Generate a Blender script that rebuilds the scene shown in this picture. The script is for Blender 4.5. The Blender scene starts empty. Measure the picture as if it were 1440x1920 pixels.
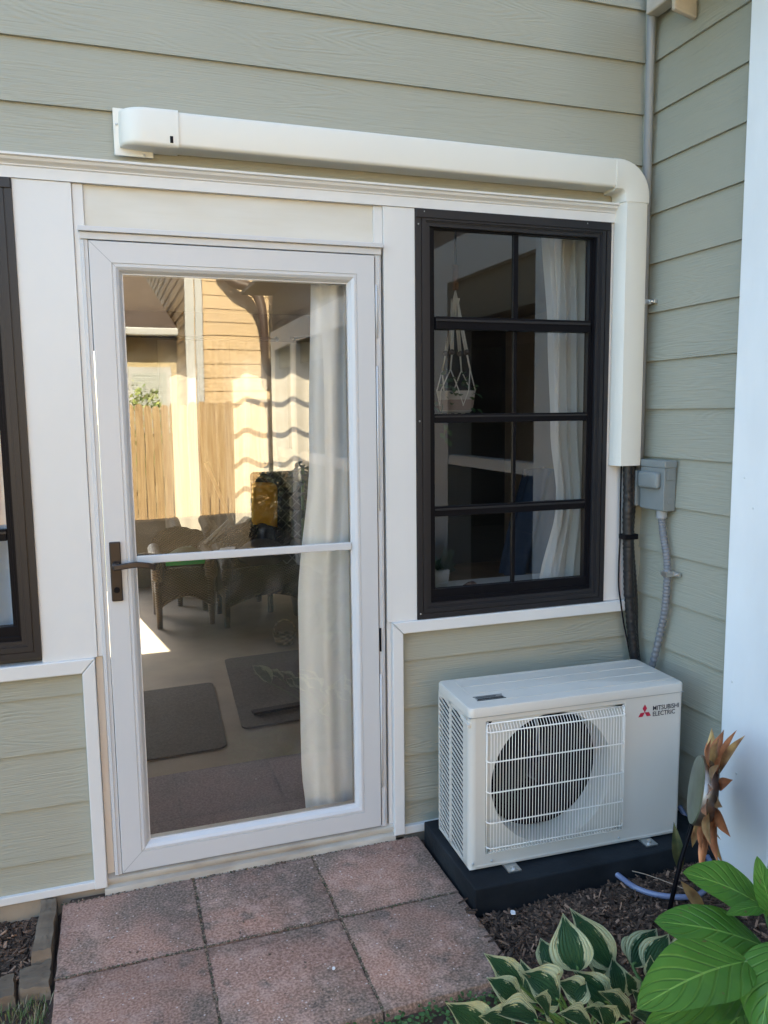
import bpy, bmesh, math, random
from mathutils import Vector, Matrix, noise as mnoise
from math import sin, cos, pi, radians, sqrt
random.seed(7)
S = bpy.context.scene
COL = S.collection
# ------------------------------------------------------------------ camera
cam = bpy.data.objects.new('camera', bpy.data.cameras.new('camera')); COL.objects.link(cam)
cam.data.sensor_fit = 'VERTICAL'; cam.data.sensor_height = 36; cam.data.lens = 1508.7/1920*36
cam.data.clip_start = 0.02; cam.data.clip_end = 400
RV = Vector((0.94656893,-0.32230654,-0.01121439)); UV_ = Vector((0.05008444,0.11256185,0.99238167)); FV = Vector((0.31858879,0.93991932,-0.12269009))
CP = Vector((-.0768,-2.5293,1.4801))
m = Matrix((RV, UV_, -FV)).transposed().to_4x4(); m.translation = CP
cam.matrix_world = m
S.camera = cam
# ------------------------------------------------------------------ sky, sun, exposure
SUN_EL, SUN_AZ = radians(43), radians(-9)
w = bpy.data.worlds.new('World'); S.world = w; w.use_nodes = True
nt = w.node_tree
sky = nt.nodes.new('ShaderNodeTexSky'); sky.sky_type = 'NISHITA'; sky.sun_disc = False
sky.sun_elevation = SUN_EL; sky.sun_rotation = SUN_AZ; sky.dust_density = 2.0; sky.air_density = 1.0
nt.links.new(sky.outputs[0], nt.nodes['Background'].inputs[0]); nt.nodes['Background'].inputs[1].default_value = 0.15
sd = Vector((sin(SUN_AZ)*cos(SUN_EL), cos(SUN_AZ)*cos(SUN_EL), sin(SUN_EL)))
sun = bpy.data.objects.new('sun', bpy.data.lights.new('sun', 'SUN')); COL.objects.link(sun)
sun.data.energy = 5.0; sun.data.angle = radians(.5); sun.data.color = (1, .87, .66)
sun.rotation_euler = sd.to_track_quat('Z', 'Y').to_euler()
S.view_settings.view_transform = 'Standard'; S.view_settings.look = 'None'; S.view_settings.exposure = 2.72; S.view_settings.gamma = 1
S.view_settings.use_white_balance = True; S.view_settings.white_balance_temperature = 6540; S.view_settings.white_balance_tint = 3

# ------------------------------------------------------------------ helpers
def tag(o, label=None, cat=None, group=None, kind=None):
    if label: o['label'] = label
    if cat: o['category'] = cat
    if group: o['group'] = group
    if kind: o['kind'] = kind
    return o
def empty(name, loc, label, cat, group=None):
    o = bpy.data.objects.new(name, None); COL.objects.link(o); o.location = loc; o.empty_display_size = .05
    return tag(o, label, cat, group)
def origin(o):
    v = Vector((0,0,0))
    while o is not None: v += o.location; o = o.parent
    return v
class MB:
    def __init__(s): s.v = []; s.f = []; s.uv = None; s.col = None
    def add(s, vs, fs):
        n = len(s.v); s.v += [tuple(p) for p in vs]; s.f += [tuple(i+n for i in f) for f in fs]; return s
    def box(s, x0, x1, y0, y1, z0, z1):
        return s.add([(x,y,z) for x in (x0,x1) for y in (y0,y1) for z in (z0,z1)],
            [(0,1,3,2),(4,6,7,5),(0,4,5,1),(2,3,7,6),(0,2,6,4),(1,5,7,3)])
    def obox(s, c, ax, ay, az):   # centre, three half-axes
        c, ax, ay, az = map(Vector, (c, ax, ay, az))
        return s.add([c+i*ax+j*ay+k*az for i in (-1,1) for j in (-1,1) for k in (-1,1)],
            [(0,1,3,2),(4,6,7,5),(0,4,5,1),(2,3,7,6),(0,2,6,4),(1,5,7,3)])
    def tube(s, pts, r, n=8, caps=True):
        pts = [Vector(p) for p in pts]; rr = r if isinstance(r, (list, tuple)) else [r]*len(pts)
        rings = []; up = None
        for i, p in enumerate(pts):
            d = (pts[min(i+1, len(pts)-1)]-pts[max(i-1, 0)]).normalized()
            if up is None: up = d.orthogonal().normalized()
            up = (up-d*up.dot(d)).normalized() if (up-d*up.dot(d)).length > 1e-6 else d.orthogonal().normalized()
            sd_ = d.cross(up)
            rings.append([p+(up*cos(2*pi*k/n)+sd_*sin(2*pi*k/n))*rr[i] for k in range(n)])
        vs = [q for R in rings for q in R]; fs = []
        for i in range(len(pts)-1):
            for k in range(n): fs.append((i*n+k, i*n+(k+1)%n, (i+1)*n+(k+1)%n, (i+1)*n+k))
        if caps: fs += [tuple(range(n))[::-1], tuple((len(pts)-1)*n+k for k in range(n))]
        return s.add(vs, fs)
    def loops(s, loops, closed=True, cap0=False, cap1=False):
        n = len(loops[0]); vs = [q for L in loops for q in L]; fs = []
        for i in range(len(loops)-1):
            for k in range(n if closed else n-1):
                a, b = i*n+k, i*n+(k+1)%n; fs.append((a, b, b+n, a+n))
        if cap0: fs.append(tuple(range(n))[::-1])
        if cap1: fs.append(tuple((len(loops)-1)*n+k for k in range(n)))
        return s.add(vs, fs)
    def sphere(s, c, r, n=10, m_=6, sc=(1,1,1)):
        c = Vector(c); vs = []
        for i in range(m_+1):
            a = pi*i/m_
            for k in range(n): vs.append((c.x+r*sc[0]*sin(a)*cos(2*pi*k/n), c.y+r*sc[1]*sin(a)*sin(2*pi*k/n), c.z+r*sc[2]*cos(a)))
        fs = [(i*n+k, (i+1)*n+k, (i+1)*n+(k+1)%n, i*n+(k+1)%n) for i in range(m_) for k in range(n)]
        return s.add(vs, fs)
    def build(s, name, mat, parent=None, smooth=False, bevel=0, label=None, seg=2):
        o0 = origin(parent) if parent else Vector((0,0,0))
        me = bpy.data.meshes.new(name); me.from_pydata([Vector(p)-o0 for p in s.v], [], s.f)
        if s.uv:
            ul = me.uv_layers.new(name='UVMap')
            for li, l in enumerate(me.loops): ul.data[li].uv = s.uv[l.vertex_index]
        if s.col:
            ca = me.color_attributes.new('tone', 'FLOAT_COLOR', 'POINT')
            for i, c in enumerate(s.col): ca.data[i].color = c
        me.materials.append(mat)
        bm = bmesh.new(); bm.from_mesh(me); bmesh.ops.recalc_face_normals(bm, faces=bm.faces); bm.to_mesh(me); bm.free()
        if smooth is True: me.shade_smooth()
        elif smooth:
            me.shade_smooth(); me.set_sharp_from_angle(angle=radians(smooth))
        o = bpy.data.objects.new(name, me); COL.objects.link(o)
        if parent: o.parent = parent
        if bevel:
            b = o.modifiers.new('bevel', 'BEVEL'); b.width = bevel; b.segments = seg; b.limit_method = 'ANGLE'; b.angle_limit = radians(40)
        if label: o['label'] = label
        return o
def top(o, c=None):   # move a top-level mesh's origin to its base
    me = o.data; vs = [v.co for v in me.vertices]
    c = Vector((sum(v.x for v in vs)/len(vs), sum(v.y for v in vs)/len(vs), min(v.z for v in vs)))
    for v in me.vertices: v.co = v.co-c
    o.location = c; return o
def copy_tree(o, parent=None):
    c = o.copy(); COL.objects.link(c)
    if parent: c.parent = parent
    for ch in [x for x in COL.objects if x.parent == o]: copy_tree(ch, c)
    return c

# ------------------------------------------------------------------ materials
def mat(name, col, rough=.6, metal=0, bump=None, var=None, spec=.5, coat=0, trans=0):
    """bump=(scale vec, strength, detail); var=(scale vec, amount[, colour2])"""
    M = bpy.data.materials.new(name); M.use_nodes = True; T = M.node_tree; N = T.nodes; B = N['Principled BSDF']
    B.inputs['Base Color'].default_value = (*col, 1); B.inputs['Roughness'].default_value = rough; B.inputs['Metallic'].default_value = metal
    B.inputs['Specular IOR Level'].default_value = spec; B.inputs['Coat Weight'].default_value = coat; B.inputs['Coat Roughness'].default_value = .1
    B.inputs['Transmission Weight'].default_value = trans
    tc = N.new('ShaderNodeTexCoord')
    def nz(scale, detail=4, dist=0):
        mp = N.new('ShaderNodeMapping'); mp.inputs['Scale'].default_value = scale if hasattr(scale, '__len__') else (scale,)*3
        T.links.new(tc.outputs['Object'], mp.inputs[0]); n = N.new('ShaderNodeTexNoise'); n.inputs['Scale'].default_value = 1
        n.inputs['Detail'].default_value = detail; n.inputs['Distortion'].default_value = dist; T.links.new(mp.outputs[0], n.inputs['Vector']); return n
    if var:
        n = nz(var[0]); r = N.new('ShaderNodeMapRange'); r.inputs[1].default_value = .3; r.inputs[2].default_value = .7; T.links.new(n.outputs[0], r.inputs[0])
        mx = N.new('ShaderNodeMix'); mx.data_type = 'RGBA'; T.links.new(r.outputs[0], mx.inputs[0])
        c2 = var[2] if len(var) > 2 else tuple(c*(1-var[1]) for c in col)
        mx.inputs[6].default_value = (*col, 1); mx.inputs[7].default_value = (*c2, 1); T.links.new(mx.outputs[2], B.inputs['Base Color'])
    if bump:
        n = nz(bump[0], bump[2] if len(bump) > 2 else 4, bump[3] if len(bump) > 3 else 0); b = N.new('ShaderNodeBump')
        b.inputs['Strength'].default_value = bump[1]; b.inputs['Distance'].default_value = bump[4] if len(bump) > 4 else .002
        T.links.new(n.outputs[0], b.inputs['Height']); T.links.new(b.outputs[0], B.inputs['Normal'])
    return M
def siding_mat(name, col, along):
    """fibre-cement boards: embossed cedar grain running along the board"""
    M = bpy.data.materials.new(name); M.use_nodes = True; T = M.node_tree; N = T.nodes; B = N['Principled BSDF']; L = T.links
    B.inputs['Roughness'].default_value = .55; B.inputs['Specular IOR Level'].default_value = .35
    tc = N.new('ShaderNodeTexCoord')
    mp = N.new('ShaderNodeMapping'); mp.inputs['Scale'].default_value = (1.6, 1, 11) if along == 'x' else (1, 1.6, 11)
    L.new(tc.outputs['Object'], mp.inputs[0])
    n1 = N.new('ShaderNodeTexNoise'); n1.inputs['Scale'].default_value = 1.0; n1.inputs['Detail'].default_value = 1.5; L.new(mp.outputs[0], n1.inputs['Vector'])
    ml = N.new('ShaderNodeMath'); ml.operation = 'MULTIPLY'; ml.inputs[1].default_value = 110; L.new(n1.outputs[0], ml.inputs[0])
    sn = N.new('ShaderNodeMath'); sn.operation = 'SINE'; L.new(ml.outputs[0], sn.inputs[0])
    mp2 = N.new('ShaderNodeMapping'); mp2.inputs['Scale'].default_value = (6, 6, 260) if along == 'x' else (6, 6, 260); L.new(tc.outputs['Object'], mp2.inputs[0])
    n2 = N.new('ShaderNodeTexNoise'); n2.inputs['Scale'].default_value = 1; n2.inputs['Detail'].default_value = 2; L.new(mp2.outputs[0], n2.inputs['Vector'])
    n3 = N.new('ShaderNodeTexNoise'); n3.inputs['Scale'].default_value = 2.2; L.new(tc.outputs['Object'], n3.inputs['Vector'])
    r3 = N.new('ShaderNodeMapRange'); r3.inputs[1].default_value = .4; r3.inputs[2].default_value = .65; L.new(n3.outputs[0], r3.inputs[0])
    m1 = N.new('ShaderNodeMath'); m1.operation = 'MULTIPLY'; L.new(sn.outputs[0], m1.inputs[0]); L.new(r3.outputs[0], m1.inputs[1])
    a = N.new('ShaderNodeMath'); a.operation = 'MULTIPLY_ADD'; a.inputs[1].default_value = .28; L.new(m1.outputs[0], a.inputs[0]); L.new(n2.outputs[0], a.inputs[2])
    b = N.new('ShaderNodeBump'); b.inputs['Strength'].default_value = .8; b.inputs['Distance'].default_value = .0022; L.new(a.outputs[0], b.inputs['Height']); L.new(b.outputs[0], B.inputs['Normal'])
    n4 = N.new('ShaderNodeTexNoise'); n4.inputs['Scale'].default_value = 1.7; n4.inputs['Detail'].default_value = 5; L.new(tc.outputs['Object'], n4.inputs['Vector'])
    mx = N.new('ShaderNodeMix'); mx.data_type = 'RGBA'; L.new(n4.outputs[0], mx.inputs[0])
    mx.inputs[6].default_value = (*[c*.93 for c in col], 1); mx.inputs[7].default_value = (*[c*1.06 for c in col], 1); L.new(mx.outputs[2], B.inputs['Base Color'])
    return M
def glass_mat(name, tint, k, wav=0.0):
    M = bpy.data.materials.new(name); M.use_nodes = True; T = M.node_tree; N = T.nodes; L = T.links
    N.remove(N['Principled BSDF']); out = N['Material Output']
    tr = N.new('ShaderNodeBsdfTransparent'); tr.inputs[0].default_value = (*tint, 1)
    gl = N.new('ShaderNodeBsdfGlossy'); gl.inputs['Roughness'].default_value = 0.0; gl.inputs[0].default_value = (1,1,1,1)
    fr = N.new('ShaderNodeFresnel'); fr.inputs[0].default_value = 1.5
    mu = N.new('ShaderNodeMath'); mu.operation = 'MULTIPLY'; mu.inputs[1].default_value = k; mu.use_clamp = True; L.new(fr.outputs[0], mu.inputs[0])
    mx = N.new('ShaderNodeMixShader'); L.new(mu.outputs[0], mx.inputs[0]); L.new(tr.outputs[0], mx.inputs[1]); L.new(gl.outputs[0], mx.inputs[2])
    tg = N.new('ShaderNodeTexCoord'); ng = N.new('ShaderNodeTexNoise'); ng.inputs['Scale'].default_value = 3.5; ng.inputs['Detail'].default_value = 7; ng.inputs['Distortion'].default_value = 2.5; L.new(tg.outputs['Object'], ng.inputs['Vector'])
    rg = N.new('ShaderNodeMapRange'); rg.inputs[1].default_value = .45; rg.inputs[2].default_value = .75; rg.inputs[3].default_value = .002; rg.inputs[4].default_value = .05 if wav else .006; L.new(ng.outputs[0], rg.inputs[0])
    df = N.new('ShaderNodeBsdfDiffuse'); df.inputs[0].default_value = (.6,.6,.6,1); m2 = N.new('ShaderNodeMixShader'); L.new(rg.outputs[0], m2.inputs[0]); L.new(mx.outputs[0], m2.inputs[1]); L.new(df.outputs[0], m2.inputs[2]); L.new(m2.outputs[0], out.inputs[0])
    if wav:
        tc = N.new('ShaderNodeTexCoord'); n = N.new('ShaderNodeTexNoise'); n.inputs['Scale'].default_value = 3.2; n.inputs['Detail'].default_value = .5
        L.new(tc.outputs['Object'], n.inputs['Vector']); b = N.new('ShaderNodeBump'); b.inputs['Strength'].default_value = 1; b.inputs['Distance'].default_value = wav
        L.new(n.outputs[0], b.inputs['Height']); L.new(b.outputs[0], gl.inputs['Normal'])
    return M
def cloth_mat(name, col, translu=.5, weave=1):
    M = bpy.data.materials.new(name); M.use_nodes = True; T = M.node_tree; N = T.nodes; L = T.links; out = N['Material Output']; N.remove(N['Principled BSDF'])
    d = N.new('ShaderNodeBsdfDiffuse'); d.inputs[0].default_value = (*col, 1); t = N.new('ShaderNodeBsdfTranslucent'); t.inputs[0].default_value = (*col, 1)
    mx = N.new('ShaderNodeMixShader'); mx.inputs[0].default_value = translu; L.new(d.outputs[0], mx.inputs[1]); L.new(t.outputs[0], mx.inputs[2]); L.new(mx.outputs[0], out.inputs[0])
    tc = N.new('ShaderNodeTexCoord'); n = N.new('ShaderNodeTexNoise'); n.inputs['Scale'].default_value = 18; n.inputs['Detail'].default_value = 5; L.new(tc.outputs['Object'], n.inputs['Vector'])
    b = N.new('ShaderNodeBump'); b.inputs['Strength'].default_value = .5; b.inputs['Distance'].default_value = .006; L.new(n.outputs[0], b.inputs['Height']); L.new(b.outputs[0], d.inputs['Normal'])
    return M
GREEN = (.335, .335, .272)
M_sid_x = siding_mat('sage green lap siding', GREEN, 'x')
M_sid_y = siding_mat('sage green lap siding on the wing', GREEN, 'y')
M_green = mat('sage green trim paint', GREEN, .5, bump=((20,20,20), .15))
M_white = mat('white trim paint', (.67,.67,.655), .42, bump=((9,9,3), .25, 5, 0, .002), var=((3,3,1.5), .06))
M_board = mat('white painted wood board', (.66,.65,.60), .5, bump=((1.5,20,30), .5, 5, 1, .002), var=((2,9,9), .09, (.57,.54,.46)))
M_vinyl = mat('white satin storm door aluminium', (.565,.57,.575), .35, bump=((6,6,6), .1), var=((2.5,2.5,1.2), .04))
M_cream = mat('aged cream sill', (.50,.47,.41), .7, bump=((12,30,30), .5), var=((7,20,20), .3, (.33,.29,.24)))
M_jamb = mat('unpainted cream jamb', (.74,.70,.63), .6, var=((10,10,3), .25, (.70,.60,.50)))
M_black = mat('dark bronze window metal', (.014,.014,.017), .45, bump=((30,30,4), .1), spec=.4)
M_black2 = mat('black sash metal', (.004,.004,.006), .5, spec=.12)
M_bronze = mat('oil rubbed bronze', (.035,.028,.026), .38, .5)
M_duct = mat('ivory line cover plastic', (.71,.70,.635), .4, bump=((3,30,30), .08), var=((1.2,1.2,1.2), .05))
M_acb = mat('ivory enamelled steel', (.60,.58,.525), .34, bump=((60,60,60), .03), var=((4,4,4), .05))
M_wire = mat('white coated wire', (.88,.87,.82), .35)
M_gray = mat('gray enamelled electrical box', (.20,.225,.225), .42, var=((14,14,14), .12))
M_pvc = mat('gray plastic conduit', (.27,.29,.31), .45)
M_pvc2 = mat('dark gray flexible conduit', (.16,.17,.185), .5)
M_galv = mat('galvanised steel', (.62,.63,.63), .28, .9, var=((60,60,60), .25))
M_rub = mat('black foam pipe insulation', (.012,.012,.013), .45, bump=((8,8,60), .8, 3, 0, .004))
M_pad = mat('black composite pad', (.008,.010,.013), .7, spec=.15, bump=((45,45,45), .6, 6, 0, .003), var=((6,6,9), .5, (.022,.026,.03)))
M_conc = mat('concrete foundation', (.33,.27,.20), .9, bump=((40,40,40), .6), var=((8,8,8), .25))
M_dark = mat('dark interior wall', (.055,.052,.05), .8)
M_ceil = mat('dark ceiling boards', (.22,.20,.18), .8)
M_floor = mat('old concrete floor', (.30,.235,.17), .75, bump=((25,25,25), .2), var=((3,3,3), .3, (.20,.155,.115)))
M_matA = mat('grey brown floor mat', (.105,.088,.078), .95, bump=((260,260,260), .9, 2, 0, .003), var=((90,90,90), .4))
M_matB = mat('mauve grey doormat', (.24,.20,.215), .95, bump=((200,200,200), .9, 2, 0, .003), var=((120,120,120), .45))
M_cur = cloth_mat('white cotton curtain', (.80,.89,.99), .03)
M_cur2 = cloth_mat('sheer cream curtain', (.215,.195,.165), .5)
M_cur3 = cloth_mat('thin shade-dimmed curtain', (.17,.155,.13), .35)  # darker copy of the sheer cloth; the middle panel's weaker light is painted in
M_glass = glass_mat('clear storm door glass', (.99,.99,.99), 3.0, .0007)
M_glassw = glass_mat('dark screened window glass', (.60,.62,.63), 1.7)
M_soil = mat('dark soil', (.05,.034,.025), .95, bump=((60,60,60), 1, 6, 0, .01), var=((14,14,14), .5, (.085,.05,.035)))

def wicker_mat(name, c1, c2, s=120):
    M = bpy.data.materials.new(name); M.use_nodes = True; T = M.node_tree; N = T.nodes; L = T.links; B = N['Principled BSDF']; B.inputs['Roughness'].default_value = .5
    tc = N.new('ShaderNodeTexCoord'); sx = N.new('ShaderNodeSeparateXYZ'); L.new(tc.outputs['Object'], sx.inputs[0])
    ad = N.new('ShaderNodeMath'); ad.operation = 'ADD'; L.new(sx.outputs[0], ad.inputs[0]); L.new(sx.outputs[1], ad.inputs[1])
    def si(src, k, ph=None):
        a = N.new('ShaderNodeMath'); a.operation = 'MULTIPLY'; a.inputs[1].default_value = k; L.new(src, a.inputs[0])
        b = N.new('ShaderNodeMath'); b.operation = 'SINE'; L.new(a.outputs[0], b.inputs[0]); return b.outputs[0]
    m_ = N.new('ShaderNodeMath'); m_.operation = 'MULTIPLY'; L.new(si(ad.outputs[0], s*2), m_.inputs[0]); L.new(si(sx.outputs[2], s*3), m_.inputs[1])
    r = N.new('ShaderNodeMapRange'); r.inputs[1].default_value = -1; L.new(m_.outputs[0], r.inputs[0])
    mx = N.new('ShaderNodeMix'); mx.data_type = 'RGBA'; L.new(r.outputs[0], mx.inputs[0]); mx.inputs[6].default_value = (*c1,1); mx.inputs[7].default_value = (*c2,1); L.new(mx.outputs[2], B.inputs['Base Color'])
    b = N.new('ShaderNodeBump'); b.inputs['Distance'].default_value = .006; L.new(m_.outputs[0], b.inputs['Height']); L.new(b.outputs[0], B.inputs['Normal'])
    return M
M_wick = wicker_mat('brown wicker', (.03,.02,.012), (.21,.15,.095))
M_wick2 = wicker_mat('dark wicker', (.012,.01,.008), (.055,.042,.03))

def paver_mat():
    M = bpy.data.materials.new('red exposed aggregate paver'); M.use_nodes = True; T = M.node_tree; N = T.nodes; L = T.links; B = N['Principled BSDF']; B.inputs['Roughness'].default_value = .85
    g = N.new('ShaderNodeNewGeometry'); P = g.outputs['Position']
    def noise(s, d=5): n = N.new('ShaderNodeTexNoise'); n.inputs['Scale'].default_value = s; n.inputs['Detail'].default_value = d; L.new(P, n.inputs['Vector']); return n.outputs[0]
    def ramp(src, a, b_): r = N.new('ShaderNodeMapRange'); r.inputs[1].default_value = a; r.inputs[2].default_value = b_; L.new(src, r.inputs[0]); return r.outputs[0]
    def mix(f, a, b_):
        x = N.new('ShaderNodeMix'); x.data_type = 'RGBA'; L.new(f, x.inputs[0])
        for i, q in ((6, a), (7, b_)):
            if isinstance(q, tuple): x.inputs[i].default_value = (*q, 1)
            else: L.new(q, x.inputs[i])
        return x.outputs[2]
    oi = N.new('ShaderNodeObjectInfo')
    base = mix(ramp(noise(5), .35, .65), mix(oi.outputs['Random'], (.53,.265,.18), (.42,.23,.16)), mix(oi.outputs['Random'], (.32,.175,.12), (.38,.195,.14)))
    base = mix(ramp(noise(3.1, 6), .47, .60), base, (.17,.135,.10))
    base = mix(ramp(noise(9.0, 6), .58, .66), base, (.13,.10,.075))
    base = mix(ramp(noise(14, 6), .52, .75), base, (.58,.37,.29))
    grit = mix(ramp(noise(150, 3), .35, .7), (.05,.032,.026), (.56,.37,.29))
    x = N.new('ShaderNodeMix'); x.data_type = 'RGBA'; x.inputs[0].default_value = .5; L.new(base, x.inputs[6]); L.new(grit, x.inputs[7])
    vo = N.new('ShaderNodeTexVoronoi'); vo.inputs['Scale'].default_value = 75; L.new(P, vo.inputs['Vector'])
    sp = ramp(vo.outputs['Distance'], .24, .16); nn = ramp(noise(45, 2), .56, .62)
    mm = N.new('ShaderNodeMath'); mm.operation = 'MULTIPLY'; L.new(sp, mm.inputs[0]); L.new(nn, mm.inputs[1])
    c = mix(mm.outputs[0], x.outputs[2], (.60,.50,.45)); L.new(c, B.inputs['Base Color'])
    b = N.new('ShaderNodeBump'); b.inputs['Strength'].default_value = .8; b.inputs['Distance'].default_value = .003; L.new(noise(120, 5), b.inputs['Height']); L.new(b.outputs[0], B.inputs['Normal'])
    return M
M_pav = paver_mat()
def leaf_mat(name, c1, c2, margin=None, veins='par', tl=.35, rough=.42):
    M = bpy.data.materials.new(name); M.use_nodes = True; T = M.node_tree; N = T.nodes; L = T.links; B = N['Principled BSDF']; out = N['Material Output']
    B.inputs['Roughness'].default_value = rough
    uv = N.new('ShaderNodeUVMap'); uv.uv_map = 'UVMap'; sx = N.new('ShaderNodeSeparateXYZ'); L.new(uv.outputs[0], sx.inputs[0])
    def M_(op, a, b=None, c=None):
        n = N.new('ShaderNodeMath'); n.operation = op
        for i, q in enumerate((a, b, c)):
            if q is None: continue
            if isinstance(q, (int, float)): n.inputs[i].default_value = q
            else: L.new(q, n.inputs[i])
        return n.outputs[0]
    u = M_('MULTIPLY_ADD', sx.outputs[0], 2, -1); au = M_('ABSOLUTE', u); v = sx.outputs[1]
    g = N.new('ShaderNodeNewGeometry'); n = N.new('ShaderNodeTexNoise'); n.inputs['Scale'].default_value = 22; L.new(g.outputs['Position'], n.inputs['Vector'])
    mx = N.new('ShaderNodeMix'); mx.data_type = 'RGBA'; L.new(n.outputs[0], mx.inputs[0]); mx.inputs[6].default_value = (*c1,1); mx.inputs[7].default_value = (*c2,1); col = mx.outputs[2]
    if veins == 'par': vs = M_('SINE', M_('MULTIPLY', au, 38)); 
    else:
        vs = M_('SINE', M_('MULTIPLY', M_('SUBTRACT', v, M_('MULTIPLY', au, .35)), 44)); vs = M_('POWER', M_('MAXIMUM', vs, 0), 5); vs = M_('MULTIPLY', vs, -.45)
    mid = M_('LESS_THAN', au, .03)
    if margin:
        nm = N.new('ShaderNodeTexNoise'); nm.inputs['Scale'].default_value = 1; nm.inputs['Detail'].default_value = 3
        cb = N.new('ShaderNodeCombineXYZ'); L.new(M_('MULTIPLY', sx.outputs[0], 14), cb.inputs[0]); L.new(M_('MULTIPLY', v, 5), cb.inputs[1])
        pv = N.new('ShaderNodeVectorMath'); pv.operation = 'ADD'; oi = N.new('ShaderNodeObjectInfo'); L.new(cb.outputs[0], pv.inputs[0]); L.new(g.outputs['Position'], pv.inputs[1]); L.new(pv.outputs[0], nm.inputs['Vector'])
        e = M_('MAXIMUM', au, M_('MULTIPLY_ADD', v, 3.2, -2.35))
        t = M_('ADD', e, M_('MULTIPLY_ADD', nm.outputs[0], 1.0, -.5))
        r = N.new('ShaderNodeMapRange'); r.inputs[1].default_value = .56; r.inputs[2].default_value = .62; L.new(t, r.inputs[0])
        m2 = N.new('ShaderNodeMix'); m2.data_type = 'RGBA'; L.new(r.outputs[0], m2.inputs[0]); L.new(col, m2.inputs[6]); m2.inputs[7].default_value = (*margin,1); col = m2.outputs[2]
    else:
        mid = M_('MAXIMUM', mid, M_('MULTIPLY', vs, -.55)); m2 = N.new('ShaderNodeMix'); m2.data_type = 'RGBA'; L.new(mid, m2.inputs[0]); L.new(col, m2.inputs[6]); m2.inputs[7].default_value = (c2[0]*2, c2[1]*1.6, c2[2]*2, 1); col = m2.outputs[2]
    if tl > .3:
        vb = N.new('ShaderNodeTexNoise'); vb.inputs['Scale'].default_value = 70; vb.inputs['Detail'].default_value = 3; L.new(g.outputs['Position'], vb.inputs['Vector'])
        rb = N.new('ShaderNodeMapRange'); rb.inputs[1].default_value = .70; rb.inputs[2].default_value = .74; L.new(vb.outputs[0], rb.inputs[0])
        m3 = N.new('ShaderNodeMix'); m3.data_type = 'RGBA'; L.new(rb.outputs[0], m3.inputs[0]); L.new(col, m3.inputs[6]); m3.inputs[7].default_value = (.22,.17,.07,1); col = m3.outputs[2]
    L.new(col, B.inputs['Base Color'])
    b = N.new('ShaderNodeBump'); b.inputs['Distance'].default_value = .004; b.inputs['Strength'].default_value = .8; L.new(M_('SUBTRACT', vs, M_('MULTIPLY', mid, 1.5)), b.inputs['Height']); L.new(b.outputs[0], B.inputs['Normal'])
    t = N.new('ShaderNodeBsdfTranslucent'); L.new(col, t.inputs[0]); ms = N.new('ShaderNodeMixShader'); ms.inputs[0].default_value = tl
    L.new(B.outputs[0], ms.inputs[1]); L.new(t.outputs[0], ms.inputs[2]); L.new(ms.outputs[0], out.inputs[0])
    return M
M_hosta = leaf_mat('variegated hosta leaf', (.035,.10,.045), (.06,.15,.065), (.72,.76,.46))
M_big = leaf_mat('bright green leaf', (.08,.23,.035), (.16,.36,.06), None, 'pin', .45, .35)
M_stem = mat('green stem', (.12,.22,.06), .5)
M_leafd = leaf_mat('dark houseplant leaf', (.012,.035,.014), (.02,.05,.02), None, 'pin', .15)

# ------------------------------------------------------------------ setting: ground, lawn, bed
def ground_sheet(name, x0, x1, y0, y1, z, step, amp, m_, label=None):
    nx = int((x1-x0)/step); ny = int((y1-y0)/step); vs = []; fs = []
    for j in range(ny+1):
        for i in range(nx+1):
            x = x0+(x1-x0)*i/nx; y = y0+(y1-y0)*j/ny
            vs.append((x, y, z+amp*(mnoise.noise(Vector((x*3, y*3, 0)))+.5*mnoise.noise(Vector((x*11, y*11, 3)))+.35*mnoise.noise(Vector((x*31, y*31, 7))))))
    for j in range(ny):
        for i in range(nx): a = j*(nx+1)+i; fs.append((a, a+1, a+nx+2, a+nx+1))
    return MB().add(vs, fs).build(name, m_, None, True)
M_lawn = mat('lawn', (.070,.085,.035), .95, bump=((90,90,90), 1, 6, 0, .03), var=((5,5,5), .4, (.13,.10,.06)))
o = MB().add([(-150,-150,-.13),(150,-150,-.13),(150,150,-.13),(-150,150,-.13)], [(0,1,2,3)]).build('ground', M_lawn); tag(o, kind='structure')
o = ground_sheet('soil', -1.6, 1.9, -2.2, .0, -.035, .02, .014, M_soil); tag(o, kind='structure')
for v in o.data.vertices:      # the bed on the left lies lower than the paving; bank up towards the unit
    if v.co.x < -.3: v.co.z -= .02
    if v.co.x > .9: v.co.z += .015*min(1, (v.co.x-.9)/.3)
    if -.28 < v.co.x < .86 and v.co.y > -.76: v.co.z = -.012

# ------------------------------------------------------------------ house
house = empty('house', (0,0,0), 'sage green house with white trim, glazed sunroom front and a screened wing on the right', 'house')
ZK = [.795+.1717*k for k in range(-5, 32)]
def lap(x0, x1, z0, z1, zk, axis='x', plane=0., out=-1):
    """lap siding on a wall; axis 'x' runs along x at y=plane, 'y' runs along y at x=plane; butts stand proud toward `out`"""
    b = MB()
    for k in range(len(zk)-1):
        a, c = zk[k], zk[k+1]
        if c <= z0 or a >= z1: continue
        a2, c2 = max(a, z0), min(c, z1)
        th = lambda z: .0+.010*(z-a)/(c-a)       # recess grows towards the top of the board
        P = [(a2, th(a2)), (c2, th(c2))]
        def pt(s_, z, d):
            q = plane - out*d
            return (s_, q, z) if axis == 'x' else (q, s_, z)
        n = 14; row = []
        for (z, d) in [(a2, .012), (a2, th(a2)), (c2, th(c2))]:
            row.append([pt(x0+(x1-x0)*i/n, z, d) for i in range(n+1)])
        b.loops(row, closed=False)
    return b
lap(-7, 1.768, 2.17, 5.6, ZK).build('upper_siding', M_sid_x, house)
zl = [z+.022 for z in ZK]
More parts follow.
